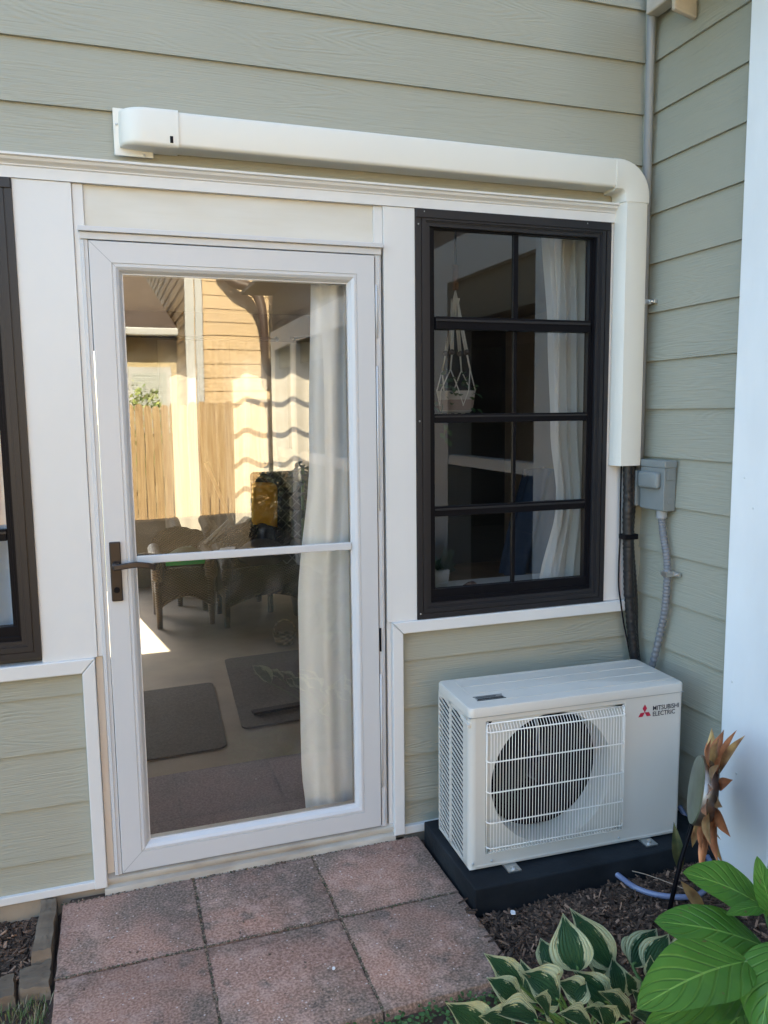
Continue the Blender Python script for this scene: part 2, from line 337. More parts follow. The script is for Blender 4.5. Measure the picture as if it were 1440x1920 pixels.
lap(-7, -.17, .036, .72, zl).build('lower_siding', M_sid_x, house)
zm = [z+.005 for z in ZK]
lap(.82, 1.768, .03, .74, zm).build('lower_siding', M_sid_x, house)
lap(-.49, 0, -.05, 5.6, ZK, 'y', 1.79).build('wing_siding', M_sid_y, house)
# inside corner posts of green trim
MB().box(1.768, 1.80, -.004, .02, -.05, 5.6).build('corner_trim', M_green, house, bevel=.002)
# wall core (sheathing) round the openings
c = MB()
c.box(-7, 1.92, .014, .13, 2.13, 5.6); c.box(-7, -.128, .014, .13, -.2, .77); c.box(.782, 1.92, .014, .13, -.2, .77)
for a, b in ((-7,-1.03), (-.297,-.128), (.782,.90), (1.63,1.92)): c.box(a, b, .014, .13, .77, 2.13)
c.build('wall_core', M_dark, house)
MB().box(1.803, 1.93, -.45, .013, -.2, 5.6).build('wing_wall_core', M_dark, house)
MB().box(-7, -.16, .0, .013, -.2, .018).build('foundation', M_conc, house)
MB().box(.80, 1.79, .0, .013, -.2, -.001).build('foundation', M_conc, house)
MB().box(-7, -.189, -.008, .012, .012, .037).build('base_trim', M_white, house, bevel=.002)
MB().box(.84, 1.79, -.012, .012, .0, .030).build('base_trim', M_white, house, bevel=.003)
# white trim
def crown(x0, x1):
    prof = [(-.0005, 2.193), (-.046, 2.193), (-.046, 2.187), (-.040, 2.184), (-.037, 2.177), (-.030, 2.172), (-.026, 2.168), (-.026, 2.165), (-.0225, 2.162), (-.0225, 2.132), (-.0005, 2.132)]
    return MB().loops([[(x0, y, z) for y, z in prof], [(x1, y, z) for y, z in prof]], True, True, True)
crown(-7, 1.652).build('header_trim', M_white, house)
MB().box(-.297, -.143, -.0185, .012, .757, 2.1315).build('wall_post', M_white, house, bevel=.0015)
MB().box(.782, .890, -.0185, .012, .774, 2.1315).build('wall_post', M_white, house, bevel=.0015)
MB().box(-.1425, -.1125, -.012, .012, .757, 2.1315).build('door_casing', M_white, house, bevel=.002)
MB().box(.7515, .7815, -.012, .012, 2.017, 2.1315).build('door_casing', M_white, house, bevel=.002)
MB().box(-.112, .751, -.006, .012, 2.013, 2.1315).build('header_board', M_board, house)
# casing around the left lower wall: sill strip mitred into a vertical strip
def strip(pts, w0, w1, name, m_=M_white):
    b = MB(); b.loops(pts, True, True, True); return b.build(name, m_, house, bevel=.003)
def prism_xz(poly, y0, y1): return MB().loops([[(x, y0, z) for x, z in poly], [(x, y1, z) for x, z in poly]], True, True, True)
prism_xz([(-7,.714),(-.1895,.714),(-.151,.757),(-7,.757)], -.03, .012).build('sill_trim', M_white, house, bevel=.003)
prism_xz([(-.189,.713),(-.189,.022),(-.151,.022),(-.151,.756)], -.03, .012).build('edge_trim', M_white, house, bevel=.003)
prism_xz([(.797,.774),(.836,.733),(1.735,.733),(1.735,.774)], -.03, .012).build('sill_trim', M_white, house, bevel=.003)
prism_xz([(.7965,.773),(.7965,.012),(.8355,.012),(.8355,.732)], -.03, .012).build('edge_trim', M_white, house, bevel=.003)
MB().box(1.62, 1.732, -.014, .012, .775, 2.1315).build('window_side_trim', M_white, house, bevel=.002)
MB().box(-.150, -.129, .002, .012, .03, .756).build('door_jamb', M_jamb, house)
MB().box(.783, .796, -.010, .012, .03, .773).build('door_jamb', M_white, house)
# threshold with a rounded nose
b = MB(); pr = [(.10,.052),(.02,.052),(-.012,.050),(-.022,.044),(-.022,.034),(-.012,.030),(-.012,.022),(-.028,.016),(-.032,.004),(-.030,-.05),(.10,-.05)]
b.loops([[(-.16,y,z) for y,z in pr],[(.80,y,z) for y,z in pr]], True, True, True); b.build('threshold', M_cream, house, 50)

# ---- door
def rectloft(x0, x1, z0, z1, prof, back=None):
    """mitred frame: prof is [(inset, y)...] from the outside in"""
    b = MB(); L = []
    for i, y in prof: L.append([(x0+i,y,z0+i),(x1-i,y,z0+i),(x1-i,y,z1-i),(x0+i,y,z1-i)])
    return b.loops(L)
storm = MB()
storm.box(-.128, -.107, -.021, .01, .052, 1.978); storm.box(.7515, .772, -.021, .01, .052, 1.978)
storm.box(-.121, -.117, -.0245, -.0205, .052, 1.978); storm.box(.7615, .7655, -.0245, -.0205, .052, 1.978)
storm.box(-.1285, .7725, -.026, .01, 1.9785, 1.9985); storm.box(-.1315, .7755, -.036, .01, 1.999, 2.013)
storm.build('door_frame', M_vinyl, house, bevel=.0015)
door = rectloft(-.1055, .7505, .0565, 1.976, [(0,.02),(0,-.022),(.002,-.024),(.0595,-.024),(.0605,-.021),(.0625,-.021),(.0635,-.024),(.070,-.024),(.078,-.019),(.0865,-.006),(.0895,-.006),(.0895,.02)]).build('storm_door', M_vinyl, house)
# mitre seams
for sx_, sz_, X0, Z0 in ((1,1,-.1055,.0565),(-1,1,.7505,.0565),(1,-1,-.1055,1.976),(-1,-1,.7505,1.976)):
    d = .0005; ms = MB()
    ms.add([(X0+sx_*.003-d, -.0243, Z0+sz_*.003+sz_*d), (X0+sx_*.003+d, -.0243, Z0+sz_*.003-sz_*d), (X0+sx_*.07+d, -.0243, Z0+sz_*.07-sz_*d), (X0+sx_*.07-d, -.0243, Z0+sz_*.07+sz_*d)], [(0,1,2,3)])
    ms.build('mitre_seam', M_pvc, door)
gd = MB().add([(-.0165,-.0025,.1455),(.6615,-.0025,.1455),(.6615,-.0025,1.887),(-.0165,-.0025,1.887)], [(0,1,2,3)]).build('glass_pane', M_glass, door)
MB().box(-.0158, .661, -.014, -.003, 1.032, 1.0565).build('glass_rail', M_vinyl, door, bevel=.003)
b = MB().box(-.0935, -.0615, -.034, -.0243, .927, 1.107); hp = b.build('handle_plate', M_bronze, door, bevel=.003)
b = MB(); b.tube([(-.078,-.034,1.038),(-.078,-.07,1.038)], .011, 12)
hv = [(-.084,-.07,1.036),(-.06,-.075,1.039),(-.02,-.078,1.043),(.015,-.076,1.037),(.034,-.073,1.030)]
b.loops([[(x, y-.005, z-.009),(x, y+.005, z-.009),(x, y+.006, z+.008),(x, y-.004, z+.009)] for x,y,z in hv], True, True, True); b.build('lever', M_bronze, hp, bevel=.003)
b = MB(); b.tube([(-.078,-.034,.962),(-.078,-.038,.962)], .009, 14); b.build('keyhole', M_black2, hp, 40)
b = MB(); b.loops([[(x, y-.004, z-.008),(x, y+.004, z-.008),(x, y+.004, z+.008),(x, y-.004, z+.008)] for x,y,z in [(-.03,.06,1.04),(.01,.063,1.045),(.045,.058,1.04)]], True, True, True); b.build('inner_lever', M_bronze, door)
for z0, z1 in ((1.72,1.885),(1.16,1.63),(.68,.76),(.2,.60)):
    b = MB(); b.tube([(.7545,-.024,z0),(.7545,-.024,z1)], .0035, 8); b.build('hinge', M_black2 if z1-z0 < .1 else M_vinyl, door, True)
MB().box(.7507,.7513,-.0245,-.0,.06,1.97).build('hinge_gap', M_black2, door)
MB().box(-.1068,.751,-.018,-.0,1.9765,1.978).build('head_gap', M_black2, door)
MB().box(-.1055,.7505,-.02,.0,.0525,.0562).build('door_sweep', M_pvc, door)

# ---- right and left windows
def make_window(x0, x1, z0, z1):
    ox = x0-.890
    W = bpy.data.objects.new('window', None); COL.objects.link(W); W.parent = house
    R = rectloft(x0, x1, z0, z1, [(0,.012),(0,-.024),(.018,-.024),(.0185,-.020),(.0215,-.020),(.022,-.024),(.036,-.024),(.0365,-.020),(.040,-.020),(.0405,-.017),(.052,-.017),(.0525,.012)])
    R.build('window_frame', M_black, W)
    # head is heavier, sill steps down
    MB().box(x0+.0015, x1-.0015, -.0275, .01, z1-.029, z1-.0015).build('head_cap', M_black, W, bevel=.002)
    rectloft(x0+.053, x1-.053, z0+.030, z1-.036, [(0,.02),(0,-.008),(.008,-.008),(.009,-.003),(.020,-.003),(.021,.008),(.021,.02)]).build('sash', M_black2, W)
    b = MB(); b.box(x0+.053, x1-.053, -.006, .022, z0+.031, z0+.096); b.box(x0+.053, x1-.053, -.016, .0, z0+.02, z0+.044); b.box(x0+.053, x1-.053, -.011, .0, z0+.045, z0+.066); b.build('bottom_rail', M_black2, W, bevel=.002)
    for a, c_, y_ in ((1.753,1.794,-.014), (1.443,1.473,-.002), (1.124,1.158,-.002)):
        MB().box(x0+.0745, x1-.0745, y_, .018, a, c_).build('glazing_bar', M_black2, W, bevel=.002)
        MB().box(x0+.0745, x1-.0745, y_-.004, y_-.0005, a+(c_-a)*.62, a+(c_-a)*.8).build('glazing_bead', M_black, W)
    for a, c_, w_ in ((1.795,2.09,.009),(1.474,1.752,.0055),(1.159,1.442,.0055),(.865,1.123,.0055)):
        MB().box(x0+.378-w_, x0+.378+w_, .004, .018, a, c_).build('vertical_bar', M_black2, W)
    MB().add([(x0+.07,.011,z0+.06),(x1-.07,.011,z0+.06),(x1-.07,.011,z1-.05),(x0+.07,.011,z1-.05)], [(0,1,2,3)]).build('glass_pane', M_glassw, W)
    for px_, pz in ((x0+.01,z0+.02),(x0+.01,z1-.05),(x0+.01,1.45),(x0+.03,z1-.01),(x1-.1,z1-.01)): MB().sphere((px_,-.026,pz), .003, 6, 4).build('screw', M_galv, W)
    return W
W1 = make_window(.890, 1.627, .776, 2.1315)
W1['label'] = 'dark gridded window to the right of the door'
W0 = copy_tree(W1); W0.location = (-.297-.737-.890, 0, 0); W0['label'] = 'dark window at the left edge'

# ---- sunroom interior
b = MB(); b.box(-3.5, 3.6, .09, 4.5, -.05, .04); b.build('sunroom_floor', M_floor, house)
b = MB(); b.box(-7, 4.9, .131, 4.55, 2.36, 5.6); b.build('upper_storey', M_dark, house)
b = MB(); b.box(-7.3, 1.92, -.35, 4.9, 5.62, 5.8); b.build('roof', mat('grey roof shingles', (.08,.08,.085), .9), house)
b = MB(); b.box(-3.5, 3.6, .132, 4.399, 2.32, 2.355); b.build('sunroom_ceiling', M_ceil, house)
fw = MB(); y0, y1 = 4.4, 4.52
OPEN = [(-1.6,-.10),(.38,.60),(.86,1.60)]
fw.box(-3.6, OPEN[0][0], y0, y1, .0, 2.36); fw.box(OPEN[0][1], OPEN[1][0], y0, y1, 0, 2.36); fw.box(OPEN[1][1], OPEN[2][0], y0, y1, 0, 2.36); fw.box(OPEN[2][1], 3.6, y0, y1, 0, 2.36)
for a, c_ in OPEN: fw.box(a, c_, y0, y1, 0, .30 if a > 0 else .05); fw.box(a, c_, y0, y1, 2.0, 2.36)
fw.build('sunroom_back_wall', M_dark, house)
fb = MB()
for a, c_ in OPEN[2:]:
    x = 1.19; fb.box(x-.009, x+.009, 4.42, 4.46, .30, 2.0)
    for z in (.69, .95, 1.20, 1.45, 1.71): fb.box(a, c_, 4.43, 4.45, z-.014, z+.014)
fb.build('back_window_bars', M_black2, house)
for q in (-3.62, 3.5): MB().box(q, q+.12, .131, 4.399, .041, 2.319).build('sunroom_side_wall', mat('greige room wall', (.30,.27,.24), .8), house)
# room's door lining seen through the glass
MB().box(.712, .78, .02, .11, .04, 2.1).build('inner_jamb', M_white, house)
# window stool (inner sill) behind the right window
MB().box(.93, 1.75, .135, .42, .775, .80).build('inner_sill', M_white, house, bevel=.004)

# ---- the wing beyond the corner board
MB().box(1.756, 1.93, -.72, -.505, -.12, 5.6).build('corner_board', mat('glossy white corner board', (.82,.86,.88), .34, bump=((16,16,4), .6, 6, .6, .003), var=((7,7,2.2), .09)), house, bevel=.004)
M_dot = mat('filled nail head', (.66,.70,.72), .5)
for (yy, zz) in ((-.56,1.27),(-.60,1.18),(-.545,.62),(-.61,2.1),(-.58,.33)):
    MB().sphere((1.7555, yy, zz), .004, 8, 5, (.35,1,1)).build('nail_head', M_dot, house, True)
wb = MB(); wb.box(1.77, 1.93, -7, -.721, 2.2, 2.42); wb.build('wing_beam', M_white, house)
lap(-7, -.721, 2.42, 5.2, ZK, 'y', 1.79).build('wing_siding', siding_mat('lap siding darkened for shade', (.10,.08,.068), 'y'), house)  # upper wall's deep shade is put into this darker brown siding colour
MB().box(1.803, 4.9, -7, -.46, 2.43, 5.2).build('wing_upper', M_dark, house)
MB().box(1.803, 4.9, -7, -.46, 2.30, 2.425).build('wing_ceiling', M_ceil, house)
for a in (-2.0, -3.3, -4.6, -5.9, -7.0): MB().box(1.77, 1.92, a, a+.26, -.1, 2.1995).build('wing_post', M_white, house)
MB().box(1.775, 1.86, -1.74, -.721, 1.18, 1.235).build('wing_rail', M_white, house)
MB().box(1.775, 1.86, -1.74, -.721, -.1, .28).build('wing_kick_board', M_white, house)
MB().box(1.79, 1.85, -6.74, -2.0, 1.0, 1.10).build('wing_rail', M_white, house)
lap(-6.99, -2.0, -.1, 1.0, ZK, 'y', 1.80).build('wing_siding', M_sid_y, house)
MB().box(1.815, 1.83, -7, -.721, 1.975, 2.2).build('wing_valance', mat('brown green shade', (.15,.14,.10), .8), house)
b = MB(); b.box(4.8, 4.9, -7, -1.30, -.1, 2.3); b.box(4.8, 4.9, -1.06, -.46, -.1, 2.3); b.box(4.8, 4.9, -1.30, -1.06, -.1, .6); b.box(1.95, 4.9, -.46, -.40, -.1, 2.3); b.box(1.95,4.9,-7.05,-7.0,-.1,2.3); b.build('wing_back_wall', M_dark, house)
MB().box(1.93, 4.8, -7, -.46, -.12, -.02).build('wing_floor', M_floor, house)
# weathered eave return high in the corner
b = MB(); b.box(1.735, 1.787, -.20, -.035, 2.82, 2.99); b.add([(1.70,-.215,2.75),(1.787,-.215,2.73),(1.787,-.215,2.80),(1.70,-.215,2.80),(1.70,-.235,2.75),(1.787,-.235,2.73),(1.787,-.235,2.80),(1.70,-.235,2.80)], [(0,1,2,3),(4,7,6,5),(0,4,5,1),(1,5,6,2),(2,6,7,3),(3,7,4,0)])

b.build('eave_return', mat('weathered white wood', (.55,.50,.42), .8, bump=((8,8,8), 1, 5), var=((9,9,9), .35)), house, bevel=.006)

MB().box(1.45, 1.787, -7.0, -.245, 2.86, 2.90).build('wing_eave', mat('brown soffit', (.16,.13,.10), .8), house)
# ------------------------------------------------------------------ things on the wall
# line-set cover
du = empty('line_set_cover', (.15,0,2.23), 'ivory plastic line-set cover running above the door and down beside the window', 'pipe cover')
def duct_prof_h(x, z0, z1, d, r=.010, e=0):
    z0 -= e; z1 += e; d += e; P = [(x, -.0015, z0), (x, -d+r, z0)]
    for i in range(5): a = pi/2*i/4; P.append((x, -d+r-r*sin(a), z0+r-r*cos(a)))
    for i in range(5): a = pi/2*i/4; P.append((x, -d+r-r*cos(a), z1-r+r*sin(a)))
    P.append((x, -.0015, z1)); return P
zb0, zb1, dd = 2.236, 2.332, .075
MB().loops([duct_prof_h(x, zb0, zb1, dd) for x in (.14, .4, .8, 1.2, 1.62)], True, True, True).build('straight_cover', M_duct, du, 35)
# end cap: rounded nose sweeping back to the wall, flange on the wall
L = []
for i in range(9):
    a = pi/2*i/8; x = .06-.068*sin(a); d = max(.02, .079*(.25+.75*cos(a))) if i < 8 else .012
    L.append(duct_prof_h(x, zb0-.004+.006*(i/8), zb1+.004-.004*(i/8), d, .012))
L = [duct_prof_h(.153, zb0-.004, zb1+.004, .079)]+L
ec = MB().loops(L, True, True, True).build('end_cap', M_duct, du, 50)
b = MB(); b.box(-.022, .085, -.016, -.0112, 2.216, 2.345); b.build('flange', M_duct, ec, bevel=.008)
b = MB(); b.box(.128, .137, -.0803, -.0788, 2.243, 2.262); b.build('slot', M_black2, ec, bevel=.002)
for q in ((-.013,-.017,2.30),(.06,-.017,2.222)): MB().sphere(q, .0035, 8, 5).build('screw', M_galv, ec, True)
# elbow
L = []; cx_, cz_ = 1.628, 2.214; e = .003
for i in range(11):
    a = pi/2*i/10; ra = .012
    Ri, Ro = .016, .016+.102
    P = []
    for (y, rr_) in [(-.0015, Ri-e), (-dd+.014, Ri-e), (-dd-e+.004, Ri+.004), (-dd-e, Ri+.016), (-dd-e, Ro-.016), (-dd-e+.004, Ro-.004), (-dd+.014, Ro+e), (-.0015, Ro+e)]:
        P.append((cx_+rr_*sin(a), y, cz_+rr_*cos(a)))
    L.append(P)
L = [[(x-.022, y, z) for x, y, z in L[0]]]+L+[[(x, y, z-.022) for x, y, z in L[-1]]]
MB().loops(L, True, True, True).build('elbow', M_duct, du, 40)
# vertical run
P = lambda z: [(1.641,-.0155,z),(1.6445,-dd+.016,z),(1.652,-dd,z),(1.66,-dd-.001,z),(1.728,-dd-.001,z),(1.738,-dd+.004,z),(1.744,-dd+.014,z),(1.746,-.0155,z)]
vv = MB().loops([P(2.20), P(1.74), P(1.28)], True, True, True).build('straight_cover', M_duct, du, 30)
MB().box(1.6515,1.6545,-.0765,-.0745,1.281,2.19).build('cover_ridge', M_duct, vv, bevel=.001)

# conduit going up the corner
cd = empty('conduit', (1.772,-.024,1.3), 'slim gray conduit pipe running up the inside corner of the house', 'conduit')
MB().tube([(1.765,-.028,1.25),(1.765,-.028,5.5)], .0145, 14).build('pipe', M_pvc, cd, True)
def clamp(c_, ax, p):
    b = MB(); c_ = Vector(c_); b.box(c_.x-.017, c_.x+.02, c_.y-.019, c_.y+.012, c_.z-.009, c_.z+.009); b.box(c_.x+.012, c_.x+.024, c_.y-.045, c_.y-.018, c_.z-.007, c_.z+.007)
    b.sphere((c_.x+.010, c_.y-.032, c_.z), .006, 8, 5); return b.build('clamp', M_galv, p, bevel=.001)
clamp((1.765,-.028,1.862), 0, cd)

# disconnect box on the wing wall
bx = empty('disconnect_box', (1.765,-.14,1.125), 'gray metal electrical disconnect box with a bulging pull handle on the wing wall', 'electrical box')
MB().box(1.742, 1.789, -.205, -.078, 1.125, 1.290).build('enclosure', M_gray, bx, bevel=.003)
MB().box(1.737, 1.789, -.209, -.074, 1.277, 1.303).build('cover_hood', M_gray, bx, bevel=.003)
MB().box(1.7375, 1.745, -.207, -.076, 1.128, 1.2765).build('front_cover', M_gray, bx, bevel=.002)
b = MB(); b.box(1.716, 1.740, -.192, -.084, 1.203, 1.262); b.build('pull_handle', M_gray, bx, True, bevel=.011, seg=4)
b = MB(); b.tube([(1.7655,-.2052,1.160),(1.7655,-.2075,1.160)], .011, 20); b.build('knockout', M_gray, bx, bevel=.001)
MB().box(1.75, 1.78, -.2085, -.205, 1.235, 1.276).build('latch_tab', M_gray, bx, bevel=.001)
MB().box(1.730, 1.766, -.060, -.0035, 1.132, 1.262).build('side_cover', M_gray, bx, bevel=.003)
tag(bx.children[-1] if bx.children else bx)

# flexible whip
fx = empty('flexible_conduit', (1.765,-.165,.56), 'corrugated gray flexible conduit curving down the wing wall behind the unit', 'conduit')
K = [(1.765,-.165,1.124),(1.765,-.166,1.085),(1.765,-.178,1.03),(1.765,-.196,.97),(1.765,-.205,.91),(1.765,-.203,.84),(1.765,-.197,.77),(1.763,-.178,.68),(1.758,-.152,.57),(1.75,-.12,.47),(1.73,-.10,.40)]
def spline(K, n):
    out = []; K = [Vector(k) for k in K]
    for i in range(len(K)-1):
        p0, p1, p2, p3 = K[max(i-1,0)], K[i], K[i+1], K[min(i+2, len(K)-1)]
        for j in range(n):
            t = j/n; out.append(.5*((2*p1)+(-p0+p2)*t+(2*p0-5*p1+4*p2-p3)*t*t+(-p0+3*p1-3*p2+p3)*t**3))
    return out+[K[-1]]
sp = spline(K, 22); rr = [.0125+.0011*(1 if (i//2) % 2 else -1) for i in range(len(sp))]
MB().tube(sp, rr, 12).build('tube', M_pvc2, fx, True)
MB().tube([(1.765,-.165,1.130),(1.765,-.165,1.098)], .019, 12).build('fitting', M_pvc, fx, 40)
clamp((1.764,-.205,.905), 0, fx)

# insulated line set
ls = empty('refrigerant_lines', (1.72,-.045,.5), 'bundle of black wrapped refrigerant lines dropping from the ivory cover behind the unit', 'pipes')
K = [(1.700,-.046,1.33),(1.706,-.046,1.2),(1.710,-.046,1.06),(1.716,-.046,.95),(1.722,-.046,.82),(1.733,-.046,.70),(1.748,-.05,.58),(1.755,-.06,.45),(1.74,-.08,.3)]
sp = spline(K, 14); rr = [.0175+.0016*sin(i*2.6)+(.002 if 20 < i < 60 else 0)+.0000*i for i in range(len(sp))]
MB().tube(sp, rr, 12).build('insulated_pipe', M_rub, ls, True)
sp2 = [p+Vector((.018+.006*sin(i*.13), .008, 0)) for i, p in enumerate(sp)]
MB().tube(sp2, [.016+.001*sin(i*3.1) for i in range(len(sp2))], 12).build('insulated_pipe', M_rub, ls, True)
b = MB(); b.tube([Vector(p)+Vector((.012*cos(i*1.9), -.013, .0)) for i, p in enumerate(sp)], .0045, 6); b.build('wrapped_cord', M_black, ls, True)
K = [(1.684,-.034,1.33),(1.684,-.034,1.15),(1.686,-.034,1.0),(1.684,-.034,.92),(1.686,-.034,.83),(1.698,-.034,.76),(1.712,-.036,.68),(1.735,-.04,.58),(1.745,-.05,.5)]
MB().tube(spline(K, 8), .0032, 6).build('control_cable', M_black2, ls, True)
K = [(1.688,-.03,1.33),(1.687,-.03,1.1),(1.691,-.03,.9),(1.700,-.032,.75),(1.73,-.036,.6)]
MB().tube(spline(K, 8), .0028, 6).build('control_cable', mat('pale cable', (.45,.38,.37), .5), ls, True)
MB().box(1.683, 1.742, -.068, -.028, 1.008, 1.028).build('tie', M_black2, ls, bevel=.003)

# ------------------------------------------------------------------ outdoor unit
pad = empty('equipment_pad', (1.33,-.27,-.02), 'low black equipment pad beneath the heat pump unit', 'pad')
b = MB(); b.add([(.887,-.488,-.03),(1.776,-.500,-.03),(1.776,-.055,-.03),(.893,-.060,-.03),(.887,-.488,.065),(1.776,-.500,.065),(1.776,-.055,.065),(.893,-.060,.065)], [(0,1,2,3),(4,7,6,5),(0,4,5,1),(1,5,6,2),(2,6,7,3),(3,7,4,0)])
pp = b.build('slab', M_pad, pad, bevel=.006)
ac = empty('heat_pump_unit', (.919,-.135,.0735), 'ivory outdoor heat pump unit with a wire fan guard on a black pad', 'heat pump')
ac.rotation_euler = (0,0,-.036)
AO = Vector((.919,-.135,.0735))
W_, D_, H_ = .755, .269, .519
def ab(): return MB()
def abuild(b, name, m_, parent=None, **k):   # local coords: x right, y=-depth forward, z up
    b.v = [tuple(Vector(p)+AO) for p in b.v]; return b.build(name, m_, parent or ac, **k)
# body shell
fy = -D_
hx, hz, hr = .286, .258, .2125
gx0, gx1, gz0, gz1 = .052, .538, .043, .473
# front: outer panel (around the recess)
b = ab()
def ring_rect(b, X0, X1, Z0, Z1, x0, x1, z0, z1, y, y2):
    L = [[(X0,y,Z0),(X1,y,Z0),(X1,y,Z1),(X0,y,Z1)], [(x0,y,z0),(x1,y,z0),(x1,y,z1),(x0,y,z1)], [(x0+.005,y2,z0+.005),(x1-.005,y2,z0+.005),(x1-.005,y2,z1-.005),(x0+.005,y2,z1-.005)]]
    b.loops(L)
ring_rect(b, .02, W_-.012, .012, H_-.03, gx0, gx1, gz0, gz1, fy, fy+.006)
# recess floor with round hole
n = 64; y2 = fy+.006; circ = []; sq = []
for k in range(n):
    a = 2*pi*k/n; dx, dz = cos(a), sin(a)
    circ.append((hx+hr*dx, y2, hz+hr*dz))
    X0, X1, Z0, Z1 = gx0+.005, gx1-.005, gz0+.005, gz1-.005
    t = min(((X1-hx)/dx if dx > 1e-9 else (X0-hx)/dx if dx < -1e-9 else 9), ((Z1-hz)/dz if dz > 1e-9 else (Z0-hz)/dz if dz < -1e-9 else 9))
    sq.append((hx+t*dx, y2, hz+t*dz))
# funnel
f1 = [(hx+(hr-.004)*cos(2*pi*k/n), y2+.010, hz+(hr-.004)*sin(2*pi*k/n)) for k in range(n)]
f2 = [(hx+(hr-.006)*cos(2*pi*k/n), y2+.045, hz+(hr-.006)*sin(2*pi*k/n)) for k in range(n)]
f3 = [(hx+(hr-.006)*cos(2*pi*k/n), y2+.10, hz+(hr-.006)*sin(2*pi*k/n)) for k in range(n)]
b.loops([sq, circ, f1, f2, f3])
# edges of front: rounded corners left + right, bottom lip
def corner(b, xa, xb, sgn):
    L = []
    for i in range(6):
        a = pi/2*i/5; r = abs(xb-xa)
        L.append([(xa+(xb-xa)*sin(a), fy+r-r*cos(a), z) for z in (.0, H_-.03)])
    b.loops(L, closed=False)
corner(b, .02, 0, -1); corner(b, W_-.012, W_, 1)
b.loops([[(.02,fy,.012),(W_-.012,fy,.012)], [(.02,fy-.0015,.008),(W_-.012,fy-.0015,.008)], [(.02,fy,.0),(W_-.012,fy,.0)]], closed=False)
b.loops([[(W_,fy+.012,0),(W_,fy+.012,H_-.03)], [(W_,0,0),(W_,0,H_-.03)], [(0,0,0),(0,0,H_-.03)]], closed=False)
b.add([(.0,-.0,0),(W_,0,0),(W_,fy,0),(0,fy,0)], [(0,1,2,3)])
abuild(b, 'casing', M_acb, smooth=30)
# left side: stiles and slats
b = ab()
for (j0, j1) in ((.0,.006),(.097,.113),(.214,.249)): b.box(.0, .004, -j1, -j0, 0, H_-.03)
b.box(.0, .004, -.249, 0, H_-.045, H_-.03); b.box(0, .004, -.249, 0, 0, .012)
sp_ = abuild(b, 'side_panel', M_acb)
b = ab(); n = 27
for (j0, j1) in ((.004,.099),(.111,.217)):
    for k in range(n):
        z = .016+k*.0176
        b.obox((.002, -(j0+j1)/2, z+.002), (.0012,0,.0), (0,-(j1-j0)/2,-.0115), (.0,0,.0033))
abuild(b, 'side_slats', M_acb, sp_)
b = ab(); b.box(.014, .03, -.245, -.004, .006, H_-.04); abuild(b, 'coil', mat('dark blue coil fins', (.004,.010,.022), .7, spec=.1))
# top cover
b = ab(); R = .018
def rrect(x0, x1, y0, y1, z, r):
    P = []
    for (cx_, cy_, a0) in ((x1-r, y1-r, 0), (x0+r, y1-r, pi/2), (x0+r, y0+r, pi), (x1-r, y0+r, 3*pi/2)):
        for i in range(5): a = a0+pi/2*i/4; P.append((cx_+r*cos(a), cy_+r*sin(a), z))
    return P
b.loops([rrect(-.003, W_+.003, fy-.003, .003, H_-.03, R), rrect(-.003, W_+.003, fy-.003, .003, H_-.006, R), rrect(-.001, W_+.001, fy-.001, .001, H_-.0015, R), rrect(.004, W_-.004, fy+.004, -.004, H_, R)], True, True, True)
tp = abuild(b, 'top_cover', M_acb, smooth=35)
b = ab(); b.box(-.001, W_+.001, fy-.001, -.001, H_-.0325, H_-.0305); abuild(b, 'top_seam', M_pvc, tp)
b = ab()
for (a, c_) in (((.05,-.016),(.72,-.016)), ((.05,-.083),(.735,-.083)), ((.066,-.150),(.735,-.150)), ((.04,-.225),(.745,-.225))):
    b.box(a[0], c_[0], a[1]-.0022, a[1]+.0022, H_, H_+.0014)
b.box(.046, .050, -.15, -.016, H_, H_+.0014)
abuild(b, 'top_ribs', M_acb, tp, bevel=.0006)
b = ab(); b.box(.048, .142, -.216, -.184, H_+.0003, H_+.0012); lb = abuild(b, 'rating_label', mat('gray paper label', (.30,.30,.28), .6), tp)
b = ab(); b.box(.052, .138, -.212, -.204, H_+.0013, H_+.0018); b.box(.052, .138, -.199, -.197, H_+.0013, H_+.0018); b.box(.052, .12, -.193, -.190, H_+.0013, H_+.0018); b.box(.046, .144, -.2175, -.216, H_+.0003, H_+.0018); b.box(.046, .144, -.184, -.1825, H_+.0003, H_+.0018); abuild(b, 'label_print', M_black2, lb)
b = ab(); b.obox((.0, -.235, .468), (.006,0,0), (0,-.03,-.006), (0,.0,.006)); abuild(b, 'side_clip', M_acb, bevel=.002)
# fan: dark cavity, blades, hub
b = ab(); b.box(.06, .53, -.12, -.06, .03, .50); abuild(b, 'fan_cavity', mat('black plastic', (.003,.003,.004), .7, spec=.1))
fan = ab(); fan.tube([(hx+.004,-.205,hz),(hx+.004,-.150,hz)], [.045,.055], 24); fan.sphere((hx+.004,-.200,hz), .044, 20, 10, (1,.3,1))
hub = abuild(fan, 'fan_hub', M_black2, smooth=40)
for q in range(3):
    b = ab(); a0 = 2*pi*q/3+.5; L = []
    for i in range(9):
        r_ = .04+i*.0165; row = []
        for j in range(9):
            a = a0+(j/8)*(1.35+.25*i/8)-.25*i/8
            row.append((hx+.004+r_*cos(a), -.200+.045*(j/8)-.006*sin(pi*j/8), hz+r_*sin(a)))
        L.append(row)
    b.loops(L, closed=False); abuild(b, 'fan_blade', mat('dark fan blade', (.004,.0045,.005), .6, spec=.12), hub, smooth=True)
b = ab(); b.tube([(hx-.02,-.17,hz+.19),(hx-.005,-.172,hz+.11),(hx,-.17,hz+.04)], .004, 8); abuild(b, 'motor_bracket', M_pvc)
